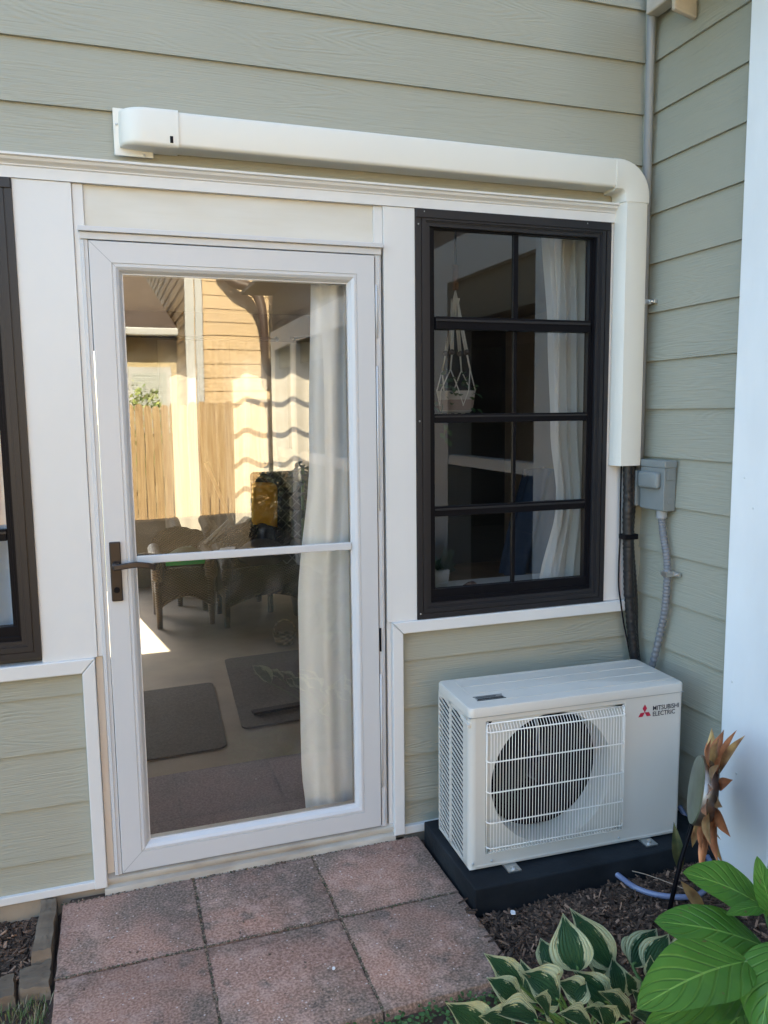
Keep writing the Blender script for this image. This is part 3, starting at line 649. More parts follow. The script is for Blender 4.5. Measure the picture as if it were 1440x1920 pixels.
# guard
b = ab(); yo = fy-.017; nw = 47; rw = .0011
for k in range(nw):
    x = .0625+k*(.527-.0625)/(nw-1)
    b.tube([(x, fy+.005, .050), (x, fy-.006, .049), (x, yo, .056), (x, yo, .25), (x, yo, .433), (x, yo+.006, .447), (x, fy+.002, .463)], rw, 5)
for z in (.068, .150, .248, .346, .440):
    yy = yo+(.0 if z < .44 else .003)
    b.tube([(.055, fy+.004, z), (.056, fy-.006, z), (.062, yy+.0025, z), (.30, yy+.0025, z), (.529, yy+.0025, z), (.534, fy-.004, z), (.534, fy+.004, z)], .0021, 6)
b.tube([(.056, fy-.001, .047), (.056, fy-.001, .463)], .002, 6); b.tube([(.533, fy-.001, .047), (.533, fy-.001, .463)], .002, 6); b.tube([(.056, fy+.001, .463), (.533, fy+.001, .463)], .002, 6)
abuild(b, 'fan_guard', M_wire, smooth=True)
for x, z in ((.06,.055),(.532,.052),(.074,.020),(.525,.018),(.06,.465),(.532,.465),(.01,.02)):
    b = ab(); b.sphere((x, fy-.002 if z < .04 else fy+.003, z), .0042, 8, 5); abuild(b, 'screw', M_galv, smooth=True)
# emblem and lettering
M_red = mat('crimson print', (.42,.012,.045), .45)
b = ab(); yl = fy-.0008
ex_, ez = .6105, .4335; s_ = .0155      # three rhombi meeting at a point
def rhomb(ang):
    d1 = Vector((cos(ang+radians(30)), sin(ang+radians(30)))); d2 = Vector((cos(ang-radians(30)), sin(ang-radians(30))))
    P = [Vector((0,0)), d2*s_, (d1+d2)*s_, d1*s_]; return [(ex_+p.x, yl, ez+p.y) for p in P]
for a in (90, 210, 330): 
    P = rhomb(radians(a)); n0 = [(x, y+.0006, z) for x, y, z in P]; b.loops([P, n0], True, True, True)
abuild(b, 'emblem', M_red)
def text(body, x, z, width, height, m_, name):
    cu = bpy.data.curves.new(name, 'FONT'); cu.body = body; cu.size = 1; cu.extrude = .01; cu.offset = .006
    to = bpy.data.objects.new('tmp', cu); COL.objects.link(to); bpy.context.view_layer.update()
    me = bpy.data.meshes.new_from_object(to); bpy.data.objects.remove(to)
    xs = [v.co.x for v in me.vertices]; ys = [v.co.y for v in me.vertices]
    sx_, sy_ = width/(max(xs)-min(xs)), height/(max(ys)-min(ys))
    for v in me.vertices: v.co = Vector((x+(v.co.x-min(xs))*sx_, yl-v.co.z*.03, z+(v.co.y-min(ys))*sy_))
    me.materials.append(m_); o = bpy.data.objects.new(name, me); COL.objects.link(o); o.parent = ac; return o
M_ink = mat('black print', (.02,.018,.03), .5)
text('MITSUBISHI', .6410, .4365, .098, .0155, M_ink, 'lettering'); text('ELECTRIC', .6410, .4170, .084, .0155, M_ink, 'lettering')
# feet
for x in (.135, .625):
    b = ab(); b.box(x-.022, x+.022, fy-.042, -.002, -.0075, -.002); b.box(x-.022, x-.019, fy-.020, -.03, -.002, .0); b.tube([(x,fy-.026,-.003),(x,fy-.026,.006)], .008, 6); b.tube([(x,fy-.026,-.002),(x,fy-.026,.0)], .014, 14); abuild(b, 'foot', M_galv, bevel=.001)

# drain hose
b = MB(); K = [(1.36,-.44,.035),(1.385,-.50,.012),(1.405,-.57,.006),(1.46,-.63,.006),(1.56,-.66,.008),(1.68,-.58,.01),(1.76,-.42,.015),(1.775,-.30,.08)]
b.tube(spline(K, 10), .0088, 10)
hs = b.build('drain_hose', mat('translucent blue vinyl', (.16,.20,.33), .25, spec=.7), None, True); tag(top(hs), 'translucent bluish drain hose curling out onto the mulch in front of the pad', 'hose')

# ------------------------------------------------------------------ pavers and edging
PX = [(-.2845,.1055),(.1105,.498),(.5015,.880)]; PY = [(-.0345,-.3845),(-.388,-.785)]
LB = [['square red paver at the back left, beside the timber edging','back middle red paver directly below the door','back right red paver touching the black pad'],
      ['front left red paver at the bottom of the path','front middle red paver with mossy brown stain','front right red paver with the mulch spilling over its edge']]
for j, (ya, yb) in enumerate(PY):
    for i, (xa, xb) in enumerate(PX):
        b = MB(); n = 14; random.seed(i*7+j)
        P = []
        jit = lambda: random.uniform(-.0012,.0012)
        for k in range(n): P.append((xa+(xb-xa)*k/n+jit(), yb+jit()))
        for k in range(n): P.append((xb+jit(), yb+(ya-yb)*k/n+jit()))
        for k in range(n): P.append((xb-(xb-xa)*k/n+jit(), ya+jit()))
        for k in range(n): P.append((xa+jit(), ya-(ya-yb)*k/n+jit()))
        cx_, cy_ = (xa+xb)/2, (ya+yb)/2; tz = lambda x, y: (x-cx_)*[.006,-.004,.003][i]+(y-cy_)*[.004,-.006][j]+[0,-.002,.001][i]
        sh = lambda q, s_: (cx_+(q[0]-cx_)*s_, cy_+(q[1]-cy_)*s_)
        L = [[(x, y, -.05) for x, y in P], [(x, y, -.006+tz(x,y)) for x, y in P]]
        for s_, dz_ in ((.992, -.0015), (.975, 0)): L.append([(*sh(q, s_), dz_+tz(*sh(q, s_))) for q in P])
        b.loops(L, True, True, True); o = b.build('paver', M_pav, None, 40); top(o); tag(o, LB[j][i], 'paver', 'red pavers below the door')
M_tim = mat('weathered edging timber', (.13,.095,.065), .95, bump=((8,30,30), 1, 6, 0, .008), var=((6,20,20), .5, (.22,.17,.12)))
def lump(name, pts, h, z, label, cat, group=None):
    b = MB(); n = len(pts); cx_ = sum(p[0] for p in pts)/n; cy_ = sum(p[1] for p in pts)/n
    P = []
    for k in range(n):
        a, c_ = pts[k], pts[(k+1) % n]
        for t in range(6): P.append((a[0]+(c_[0]-a[0])*t/6+random.uniform(-.003,.003), a[1]+(c_[1]-a[1])*t/6+random.uniform(-.003,.003)))
    f_ = lambda s_, zz: [(cx_+(x-cx_)*s_, cy_+(y-cy_)*s_, zz+random.uniform(-.003,.003)) for x, y in P]
    b.loops([f_(1, z), f_(1.0, z+h*.8), f_(.93, z+h), f_(.5, z+h*1.02)], True, True, True)
    o = b.build(name, M_tim, None, 50); top(o); return tag(o, label, cat, group)
lump('edging_timber', [(-.345,.0),(-.298,-.005),(-.300,-.27),(-.352,-.27)], .10, -.09, 'weathered dark edging timber between the left bed and the pavers', 'edging')
lump('edging_stone', [(-.30,-.275),(-.298,-.385),(-.375,-.375),(-.385,-.285)], .075, -.09, 'rough brown edging block lying beyond the end of the timber', 'edging', 'rough edging blocks')
lump('edging_stone', [(-.392,-.29),(-.383,-.38),(-.48,-.40),(-.49,-.30)], .07, -.09, 'rough edging block at the left edge of the photo', 'edging', 'rough edging blocks')

# ------------------------------------------------------------------ mulch, grass, clover
def chips(name, spots, m_, lo=.008, hi=.035):
    b = MB(); col = []
    for (x, y, z) in spots:
        l = random.uniform(lo, hi); w_ = random.uniform(.001,.0042); t_ = random.uniform(.0006,.002); a = random.uniform(0, pi); tilt = random.gauss(0, .28)
        ax = Vector((cos(a)*cos(tilt), sin(a)*cos(tilt), sin(tilt)))*l/2; ay = Vector((-sin(a), cos(a), random.gauss(0,.3))).normalized()*w_
        az = ax.cross(ay).normalized()*t_; b.obox((x, y, z+abs(ax.z)*.6+t_), ax, ay, az)
        g_ = random.random(); k_ = .5+g_*g_*2.2 if g_ < .93 else 4.5; col += [(k_*.068, k_*.042, k_*.028, 1)]*8
    b.col = col; return b.build(name, m_)
def attr_mat(name, rough=.9):
    M = bpy.data.materials.new(name); M.use_nodes = True; T = M.node_tree; a = T.nodes.new('ShaderNodeAttribute'); a.attribute_name = 'tone'
    T.links.new(a.outputs['Color'], T.nodes['Principled BSDF'].inputs['Base Color']); T.nodes['Principled BSDF'].inputs['Roughness'].default_value = rough; return M
M_chip = attr_mat('shredded bark')
random.seed(3); spots = []
while len(spots) < 11000:
    x = random.uniform(.80, 1.78); y = random.uniform(-1.25, -.40)
    if x < .905 and y > -.80 and random.random() > (.16 if (x > .865 and y < -.42) else 0): continue
    if x > .885 and y > -.50: continue
    if x < .9 and y > -.80: z = .002
    else: z = -.022+.012*mnoise.noise(Vector((x*9, y*9, 1)))+.013*min(1, max(0, (x-.9)/.3))
    spots.append((x, y, z))
for _ in range(900): spots.append((random.uniform(1.60,1.9), random.uniform(-.72,-.49), -.005))
for _ in range(1500): spots.append((random.uniform(-.75,-.35), random.uniform(-.29,-.0), -.054+random.uniform(0,.008)))
tag(chips('mulch', spots, M_chip), 'shredded dark brown bark mulch around the pad and in the left bed', 'mulch', kind='stuff')
random.seed(5)
b = MB(); col = []
for i in range(5200):
    if i < 3000: x, y, z = random.uniform(-.75,-.295), random.uniform(-.85,-.36), -.06
    else: x, y, z = random.uniform(.35,.95), random.uniform(-1.15,-.79), -.035
    if i >= 3000 and x > .80 and y > -.83: continue
    if i < 3000:
        h = random.uniform(.02,.055); a = random.uniform(0, 2*pi); l_ = random.uniform(.1,.9); d = Vector((cos(a)*l_, sin(a)*l_, 1)).normalized()*h; s_ = Vector((-sin(a), cos(a), 0))*.0013
        B_ = Vector((x,y,z)); b.add([B_-s_, B_+s_, B_+d*.6+s_*.8, B_+d*.6-s_*.8, B_+d-Vector((0,0,h*.15))], [(0,1,2,3),(3,2,4)])
        c_ = random.choice([(.10,.16,.04),(.07,.12,.03),(.24,.20,.10),(.30,.25,.15)]); col += [(*c_,1)]*5
    else:
        h = random.uniform(.008,.035); r_ = random.uniform(.003,.0065); C_ = Vector((x,y,z+h)); nrm = Vector((random.gauss(0,.35), random.gauss(0,.35), 1)).normalized(); u_ = nrm.orthogonal().normalized(); v_ = nrm.cross(u_)
        vs = [C_]+[C_+(u_*cos(2*pi*k/6)+v_*sin(2*pi*k/6))*r_ for k in range(6)]; b.add(vs, [(0,k+1,(k+1)%6+1) for k in range(6)])
        k_ = random.uniform(.6,1.3); col += [(.05*k_,.12*k_,.03*k_,1)]*7
b.col = col; tag(b.build('grass', attr_mat('grass and clover', .6)), 'patchy grass and tiny clover at the lower edge of the pavers', 'grass', kind='stuff')
# bits of litter
random.seed(11)
M_chipw = mat('white shell chip', (.75,.76,.78), .5)
for (x, y, z, lab) in ((.985,-.545,.004,'white chip lying on the mulch in front of the pad'), (.42,-.60,.004,'small white chip on the front middle paver')):
    b = MB(); s_ = .011 if x > .9 else .006; P = [(x+s_*cos(a)*random.uniform(.5,1), y+s_*1.2*sin(a)*random.uniform(.6,1)) for a in [2*pi*k/7 for k in range(7)]]
    b.loops([[(p[0],p[1],z) for p in P], [(p[0],p[1],z+.003) for p in P]], True, True, True); tag(top(b.build('chip', M_chipw)), lab, 'chip')
b = MB(); b.tube(spline([(.80,-.80,.006),(.835,-.765,.010),(.87,-.735,.009),(.905,-.70,.016)], 5), [.007]*6+[.006]*6+[.004]*4, 7)
tag(top(b.build('stick', mat('dark bark', (.04,.028,.022), .9, bump=((40,40,40),1)), None, True)), 'short dark stick lying at the corner of the front right paver', 'stick')
b = MB(); b.tube(spline([(1.42,-.47,.012),(1.46,-.53,.02),(1.50,-.60,.022),(1.55,-.66,.012)], 5), .0014, 5)
tag(top(b.build('twig', mat('pale dry stem', (.35,.27,.20), .8), None, True)), 'thin pale dry stem lying beside the drain hose', 'twig')
b = MB(); b.tube(spline([(.60,-1.02,-.02),(.70,-.93,-.018),(.79,-.875,-.016),(.88,-.86,-.02)], 5), .017, 12)
tag(top(b.build('edging_tube', mat('black plastic edging', (.015,.018,.02), .5), None, True)), 'black plastic tube lying in the clover under the hosta', 'edging')

# ------------------------------------------------------------------ leaves
def leaf(b, B_, T_, w_, nh, arch=.12, cup=.18, wave=0., shape='hosta', ns=14, nt_=8, droop=.0):
    B_, T_ = Vector(B_), Vector(T_); d = T_-B_; Ln = d.length; d.normalize(); nh = Vector(nh); N_ = (nh-d*nh.dot(d)).normalized(); s_ = d.cross(N_)
    if b.uv is None: b.uv = []
    base = len(b.v); vs = []; ph = random.uniform(0, 6)
    for i in range(ns+1):
        t = i/ns
        if shape == 'hosta': ww = (sin(pi*min(1, t**.76)))**.9*(1 if t < .55 else 1-.55*((t-.55)/.45)**1.3)*1.06
        elif shape == 'narrow': ww = sin(pi*t**.9)**1.1
        else: ww = (sin(pi*min(1, t**.85)))**.72
        c_ = B_+d*Ln*t+N_*(arch*Ln*sin(pi*t)*.6-droop*Ln*t*t)
        for j in range(nt_+1):
            u = -1+2*j/nt_
            off = cup*w_*.5*abs(u)**1.4*(1 if True else 0)+wave*w_*sin(t*14+ph+(u > 0)*2)*abs(u)**2
            p = c_+s_*(u*w_*.5*ww)+N_*(off*ww)
            vs.append(p); b.uv.append(((u+1)/2, t))
    fs = [(i*(nt_+1)+j, i*(nt_+1)+j+1, (i+1)*(nt_+1)+j+1, (i+1)*(nt_+1)+j) for i in range(ns) for j in range(nt_)]
    b.add(vs, fs)
HOSTA = [((0.982,-0.9,0.066),(0.971,-0.84,0.19),0.095,0),((1.11,-0.86,0.016),(1.031,-0.78,0.155),0.079,0),((0.912,-0.88,0.07),(0.918,-0.82,0.122),0.054,0),
((0.807,-0.93,0.088),(0.717,-0.9,0.182),0.06,0),((0.776,-0.97,0.097),(0.699,-0.95,0.158),0.056,0),((0.88,-0.98,0.07),(0.793,-0.95,0.149),0.095,0),
((1.038,-0.95,-0.004),(0.952,-0.92,0.094),0.072,0),((1.069,-1.0,-0.012),(0.971,-1.0,0.089),0.058,0),((0.645,-1.05,0.111),(0.55,-1.06,0.215),0.073,0),
((0.783,-1.05,0.099),(0.657,-1.07,0.174),0.066,0),((0.906,-1.08,0.062),(0.799,-1.1,0.153),0.059,0),((0.987,-1.02,0.006),(0.919,-1.02,0.073),0.054,0),
((0.893,-0.86,-0.026),(0.872,-0.8,0.06),0.057,0),((1.08,-0.84,-0.013),(1.13,-0.8,0.056),0.065,0),((0.828,-1.02,0.084),(0.774,-1.04,0.154),0.057,0),
((0.917,-0.97,0.05),(0.974,-0.95,0.077),0.06,0),((1.177,-0.86,-0.0),(1.298,-0.8,0.051),0.077,1),((1.196,-0.9,0.009),(1.289,-0.86,0.073),0.079,1),
((1.301,-0.88,-0.028),(1.421,-0.84,0.018),0.075,1),((1.18,-0.93,0.018),(1.184,-0.92,0.077),0.033,1),((1.121,-0.94,0.0),(1.086,-0.95,0.078),0.041,1),
((1.209,-0.98,-0.05),(1.11,-1.0,0.064),0.063,1),((1.283,-0.95,-0.047),(1.365,-0.93,0.025),0.07,1),((1.113,-1.06,0.002),(1.005,-1.08,0.082),0.064,1),
((1.283,-1.03,-0.054),(1.326,-1.08,0.009),0.059,1),((1.113, -0.9, -0.032), (1.111, -0.86, 0.047), 0.061, 0),((1.136, -0.98, -0.037), (1.093, -0.97, 0.04), 0.062, 1),((1.257, -0.93, -0.055), (1.336, -0.9, -0.012), 0.065, 1),((1.178, -1.0, -0.063), (1.211, -0.98, -0.006), 0.059, 1),((0.998, -1.03, 0.011), (0.952, -1.03, 0.079), 0.059, 0),((0.961, -0.96, 0.045), (0.897, -0.94, 0.09), 0.06, 0),((0.71, -1.06, 0.114), (0.621, -1.08, 0.18), 0.057, 0),((1.194, -0.82, -0.009), (1.257, -0.78, 0.032), 0.055, 1),((1.351, -0.95, -0.034), (1.463, -0.93, 0.0), 0.062, 1),((0.902, -0.92, 0.067), (0.889, -0.89, 0.114), 0.05, 0)]
#HOSTA_SHIFT
crowns = [Vector((.90,-1.04,-.03)), Vector((1.12,-1.08,-.03))]
hroots = [empty('hosta', crowns[0], 'larger variegated hosta with cream-edged leaves beside the front right paver', 'plant', 'variegated hostas'),
          empty('hosta', crowns[1], 'smaller variegated hosta between the larger one and the broad green leaves', 'plant', 'variegated hostas')]
random.seed(21)
def nearer(p, k=.955):   # the measured leaf points slid along the sight line so that the clump stands above the soil
    p = Vector(p); return CP+(p-CP)*k
for (B_, T_, w_, pl) in HOSTA:
    B_ = nearer(B_, .93); T_ = nearer(T_, .93); b = MB()
    nh = (CP-B_).normalized()*.75+Vector((random.uniform(-.25,.25), random.uniform(-.1,.3), .35))
    leaf(b, B_, T_, w_*1.04, nh, arch=random.uniform(.05,.16), cup=random.uniform(.2,.55), wave=random.uniform(.03,.09), droop=random.uniform(-.02,.05))
    b.build('leaf', M_hosta, hroots[pl], True)
    st = MB(); c_ = crowns[pl]+Vector((random.uniform(-.02,.02), random.uniform(-.02,.02), 0)); mid = (B_+c_)/2+Vector((0,0,.02))
    st.tube(spline([c_, mid, B_, B_+(T_-B_)*.12], 5), .0032, 6); st.build('leaf_stalk', M_stem, hroots[pl], True)
BIG = [((1.305,-1.16,.332),(1.117,-1.12,.437),.114),((1.275,-1.2,.266),(1.02,-1.15,.361),.127),((1.134,-1.3,.334),(.818,-1.36,.368),.143),((1.214,-1.3,.359),(1.051,-1.42,.284),.124),
((1.279,-1.22,.342),(1.242,-1.2,.487),.05),((1.28,-1.2,.362),(1.147,-1.22,.39),.036),((1.204,-1.25,.2),(.901,-1.28,.248),.094),((1.394,-1.15,.319),(1.39,-1.1,.414),.063),((1.263,-1.2,.13),(1.086,-1.25,.114),.122)]
bg = empty('broadleaf_plant', (1.30,-1.24,-.03), 'tall plant with big bright green leaves in the lower right corner', 'plant')
b = MB(); b.tube(spline([(1.30,-1.24,-.03),(1.295,-1.23,.15),(1.285,-1.22,.33),(1.27,-1.21,.42)], 5), .006, 8); b.build('stem', M_stem, bg, True)
for i, (B_, T_, w_) in enumerate(BIG):
    b = MB(); B_ = Vector(B_); T_ = Vector(T_); nh = (CP-B_).normalized()*.8+Vector((random.uniform(-.2,.2), .1, .5))
    if i == 4: nh = Vector((-.6,-.7,.1))
    leaf(b, B_, T_, w_, nh, arch=.10, cup=-.12 if i % 2 else .16, wave=.025, shape='oval', ns=20, nt_=10, droop=.05)
    b.build('leaf', M_big, bg, True)
    st = MB(); st.tube([(1.29,-1.225,max(-.02, B_.z-.08)), B_, B_+(T_-B_)*.08], .0035, 6); st.build('leaf_stalk', M_stem, bg, True)

# ------------------------------------------------------------------ sunflower ornament
fl = empty('garden_ornament', (1.371,-.734,-.03), 'metal sunflower garden stake with copper petals and a greenish glass disc', 'ornament')
DC = Vector((1.523,-.70,.365)); tc_ = (CP-DC).normalized(); lf_ = (-RV-tc_*(-RV).dot(tc_)).normalized(); uu_ = tc_.cross(lf_)*-1
if uu_.z < 0: uu_ = -uu_
n_ = (.20*tc_+.95*(.97*lf_+.24*uu_)).normalized()
up_ = (Vector((0,0,1))-n_*n_.z).normalized(); sd_ = n_.cross(up_)
def disc(b, c_, r, z0, z1, n=40, dome=.006):
    L = []
    for (rr_, h) in ((r, z0), (r, z1), (r*.93, z1+.001), (r*.6, z1+dome), (r*.05, z1+dome*1.2)): L.append([c_+n_*h+(up_*cos(2*pi*k/n)+sd_*sin(2*pi*k/n))*rr_ for k in range(n)])
    b.loops(L, True, True, True)
b = MB(); disc(b, DC, .098, .0, .022); b.build('glass_disc', mat('olive glass', (.09,.10,.055), .28, var=((16,16,16), .5, (.17,.19,.12)), spec=.5, coat=.15), fl, 40)
b = MB(); L = []
for (rr_, h) in ((.098,-.022),(.1005,.016),(.0985,.018)): L.append([DC+n_*h+(up_*cos(2*pi*k/40)+sd_*sin(2*pi*k/40))*rr_ for k in range(40)])
b.loops(L, True, True); b.build('rim', mat('brushed steel rim', (.34,.31,.28), .42, .8, var=((18,18,18), .5, (.16,.10,.06))), fl, True)
M_cop = mat('copper petals', (.55,.22,.09), .36, .55, var=((25,25,25), .4, (.30,.11,.05)), bump=((60,60,60), .3))
M_gold = mat('gold painted petals', (.55,.36,.14), .35, .55, var=((25,25,25), .5, (.25,.12,.06)))
random.seed(31)
pn_ = (.10*tc_+(.97*lf_+.24*uu_)).normalized(); pu_ = (Vector((0,0,1))-pn_*pn_.z).normalized(); ps_ = pn_.cross(pu_)
for k in range(34):
    a = 2*pi*k/34+random.uniform(-.05,.05); r1 = random.uniform(.165,.225)+(.02 if k % 2 else 0); dr = pu_*cos(a)+ps_*sin(a)
    b = MB(); back = -n_*(.015+.02*(k % 2)); tipd = -pn_*random.uniform(-.03,.05)
    leaf(b, DC+dr*.07+back, DC+dr*r1+back+tipd, .034, n_+tc_*random.uniform(.2,1.1), arch=.1, cup=.3, shape='narrow', ns=8, nt_=4)
    b.build('petal', M_cop if k % 3 else M_gold, fl, True)
b = MB(); b.tube([(1.371,-.734,-.05),(1.44,-.715,.17),(1.50,-.70,.30),(DC-n_*.02)], .0065, 8); b.build('stake', M_black2, fl, True)
M_ml = mat('green metal leaf', (.035,.06,.03), .4, .5, var=((30,30,30), .4, (.12,.12,.05)))
b = MB(); leaf(b, (1.455,-.70,.12), (1.440,-.68,.275), .034, (-.5,-.8,.1), arch=.1, cup=.3, shape='narrow', ns=10); b.build('metal_leaf', M_ml, fl, True)
b = MB(); leaf(b, (1.43,-.73,.12), (1.50,-.76,.02), .034, (-.3,-.9,.3), arch=.1, cup=.3, shape='narrow', ns=10); b.build('metal_leaf', M_gold, fl, True)

# ------------------------------------------------------------------ inside the sunroom
def curtain(name, x_top, x_bot, z0, z1, y, folds, amp, m_, label, cat='curtain', group=None, mids=None, seed=0, nz_=28, nx_=90, dx=0, hf=1):
    random.seed(seed); b = MB(); L = []; ph = [random.uniform(0, 6) for _ in range(6)]
    for i in range(nz_+1):
        t = i/nz_; z = z1+(z0-z1)*t
        if mids:
            xs = [(0, *x_top)]+mids+[(1, *x_bot)]
            for q in range(len(xs)-1):
                if xs[q][0] <= t <= xs[q+1][0]: k = (t-xs[q][0])/(xs[q+1][0]-xs[q][0]); k = k*k*(3-2*k); a = xs[q][1]+(xs[q+1][1]-xs[q][1])*k; c_ = xs[q][2]+(xs[q+1][2]-xs[q][2])*k; break
        else: a = x_top[0]+(x_bot[0]-x_top[0])*t; c_ = x_top[1]+(x_bot[1]-x_top[1])*t
        row = []
        for j in range(nx_+1):
            u = j/nx_; yy = amp*(sin(u*folds*2*pi+ph[0]+.5*sin(t*3+ph[1]))+.45*hf*sin(u*folds*3.3*pi+ph[2]+t*1.3)+.25*hf*sin(u*folds*7+ph[3]-t*2))
            row.append((a+(c_-a)*u+.25*amp*sin(u*folds*2*pi+1+ph[4]), y+yy, z))
        L.append(row)
    b.loops(L, closed=False); o = b.build(name, m_, None, True); top(o); return tag(o, label, cat, group)
curtain('curtain', (.568,.705), (.512,.690),   .07, 2.05, .085, 1.6, .022, M_cur, 'long white curtain gathered at the right side inside the glass door', mids=[(.35,.550,.70),(.62,.500,.690),(.9,.498,.690)], seed=2, hf=.5)
curtain('curtain', (1.455,1.68), (1.455,1.70), .80, 2.16, .15, 4.5, .014, cloth_mat('grey white curtain', (.80,.79,.76), .2), 'white curtain hanging inside the right window', mids=[(.3,1.485,1.68),(.55,1.50,1.68),(.75,1.53,1.69)], seed=4)
curtain('curtain', (-.62,-.305), (-.62,-.305), .80, 2.12, .09, 4, .012, M_cur, 'white curtain showing in the window at the left edge', seed=9)
G = 'sunlit curtains on the far sunroom windows'
for (xt, xb, am, fo, sd2, lab) in (((.33,.64),(.33,.64),.016,1.5,5,'narrow bright curtain panel just right of the fence reflection'), ((.90,1.24),(.88,1.23),.028,1.2,6,'wide sunlit curtain panel behind the patterned armchair'), ((1.20,1.62),(1.2,1.62),.028,1.6,7,'sunlit curtain panel nearest the room corner'), ((.62,.92),(.62,.90),.018,2.6,8,'thin pleated curtain panel in the middle of the far window')):
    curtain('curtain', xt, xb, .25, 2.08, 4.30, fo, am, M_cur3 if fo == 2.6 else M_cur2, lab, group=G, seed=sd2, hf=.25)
r_ = empty('curtain_rod', (1.2,4.24,2.06), 'black curtain rod with ball finials across the far windows', 'curtain rod')
MB().tube([(.2,4.24,2.10),(1.28,4.24,2.10)], .010, 8).build('rod', M_black2, r_, True)
MB().sphere((1.29,4.24,2.10), .022).build('finial', M_black2, r_, True)
r2 = empty('curtain_rod', (1.5,4.2,2.06), 'short black curtain rod end right of the room corner', 'curtain rod')
MB().tube([(1.42,4.2,2.10),(1.6,4.0,2.11)], .010, 8).build('rod', M_black2, r2, True); MB().sphere((1.415,4.2,2.10), .022).build('finial', M_black2, r2, True)

# mats
def floor_mat(name, P, m_, lab, h=.007, z=.04):
    b = MB(); n = len(P); cx_ = sum(p[0] for p in P)/n; cy_ = sum(p[1] for p in P)/n; Q = []
    for k in range(n):   # rounded corners
        p0, p1, p2 = [Vector(P[(k+i-1) % n]) for i in range(3)]; a = p1+(p0-p1).normalized()*.04; c_ = p1+(p2-p1).normalized()*.04
        for i in range(5): t = i/4; q = (1-t)**2*a+2*t*(1-t)*p1+t*t*c_; Q.append((q.x, q.y))
    b.loops([[(x,y,z+.0005) for x,y in Q],[(x,y,z+h) for x,y in Q]], True, True, True); return tag(top(b.build(name, m_)), lab, 'mat', 'floor mats in the sunroom')
floor_mat('floor_mat', [(-.45,.82),(.343,.865),(.385,1.75),(-.45,1.70)], M_matA, 'grey brown rectangular mat on the left part of the sunroom floor')
floor_mat('floor_mat', [(.435,1.045),(1.3,1.10),(1.4,2.2),(.50,2.14)], M_matA, 'grey mat with a black strip, right of the brown one')
floor_mat('doormat', [(-.3,.14),(.72,.14),(.72,.69),(-.3,.655)], M_matB, 'mauve grey doormat just inside the glass door')
b = MB(); b.obox((.80,1.235,.056), (.29,.035,0), (-.003,.022,0), (0,0,.006)); tag(top(b.build('strip', M_black2)), 'black flat bar lying on the grey mat', 'bar')
b = MB(); b.sphere((1.0,1.13,.08), .05, 12, 8, (1.3,.8,.7)); b.sphere((1.06,1.07,.075), .045, 12, 8, (1,.9,.7)); b.tube([(.93,1.15,.07),(.99,1.16,.13),(1.06,1.12,.09)], .01, 6)
tag(top(b.build('shoe', mat('black leather', (.012,.013,.018), .3), None, True)), 'black shoe shape at the foot of the white curtain', 'shoe')
# basket
bk = empty('basket', (.90,2.32,.05), 'small pale woven basket with a hoop handle on the floor', 'basket')
M_bask = wicker_mat('pale woven basket', (.16,.12,.07), (.38,.30,.20), 60)
b = MB(); b.loops([[(.90+r_*cos(2*pi*k/20), 2.32+r_*.7*sin(2*pi*k/20), z) for k in range(20)] for r_, z in ((.055,.048),(.075,.12),(.070,.118),(.05,.055))], True, True, True); b.build('bowl', M_bask, bk, True)
b = MB(); b.tube([(.90+.07*cos(a), 2.32, .115+.09*sin(a)) for a in [pi*k/12 for k in range(13)]], .006, 6); b.build('hoop_handle', M_bask, bk, True)

# wicker chairs: rolled arms, arched apron, legs
def wicker_chair(x0, x1, y0, y1, ht, m_, lab):
    r = empty('wicker_chair', ((x0+x1)/2, (y0+y1)/2, .04), lab, 'chair', 'wicker chairs inside the sunroom')
    def side_panel(y, name):
        b = MB(); N_ = 14; top_ = []; bot = []
        for i in range(N_+1):
            u = i/N_; x = x0+.03+(x1-x0-.06)*u; bot.append((x, y, .19+.07*sin(pi*u))); top_.append((x, y, ht-.05-.03*(2*u-1)**4))
        b.loops([bot, top_, [(x, y+.03, z) for x, _, z in top_], [(x, y+.03, z) for x, _, z in bot]], closed=False); b.loops([bot, [(x, y+.03, z) for x, _, z in bot]], closed=False); b.build(name, m_, r, True)
        e = MB(); e.tube([(p[0], p[1], p[2]) for p in bot], .010, 6); e.build('apron_edge', m_, r, True)
    side_panel(y0, 'front_panel'); side_panel(y1-.03, 'back_panel')
    for x in (x0+.02, x1-.02):
        b = MB(); b.box(x-.012, x+.012, y0+.03, y1-.03, .22, ht-.05); b.build('side_panel', m_, r)
        b = MB(); b.tube(spline([(x, y0-.03, ht-.11), (x, y0-.045, ht-.05), (x, y0, ht-.015), (x, (y0+y1)/2, ht), (x, y1, ht+.02)], 6), .042, 12); b.build('arm', m_, r, True)
        for y in (y0+.01, y1-.02):
            b = MB(); b.tube([(x, y, .042), (x, y, .22), (x, y, ht-.08)], [.020,.024,.026], 8); b.build('leg', m_, r, True)
    b = MB(); b.box(x0+.03, x1-.03, y0+.03, y1-.04, .30, .36); b.build('seat', m_, r, bevel=.01)
    b = MB(); L = []
    for i in range(9):
        a = pi*i/8; L.append([(x0+(x1-x0)*(.5-.48*cos(a)), y1+.02, z) for z in (.30,)]+[(x0+(x1-x0)*(.5-.5*cos(a)), y1+.06+.03*sin(a), ht+.02+.14*sin(a))])
    b.loops(L, closed=False); L2 = [[(p[0], p[1]+.03, p[2]) for p in row] for row in L]; b.loops(L2, closed=False)
    if ht < .55: b.build('backrest', m_, r, True)
    return r
wicker_chair(.165, .555, 3.0, 3.45, .50, M_wick, 'brown wicker chair on the left, its leg beside the lit floor')
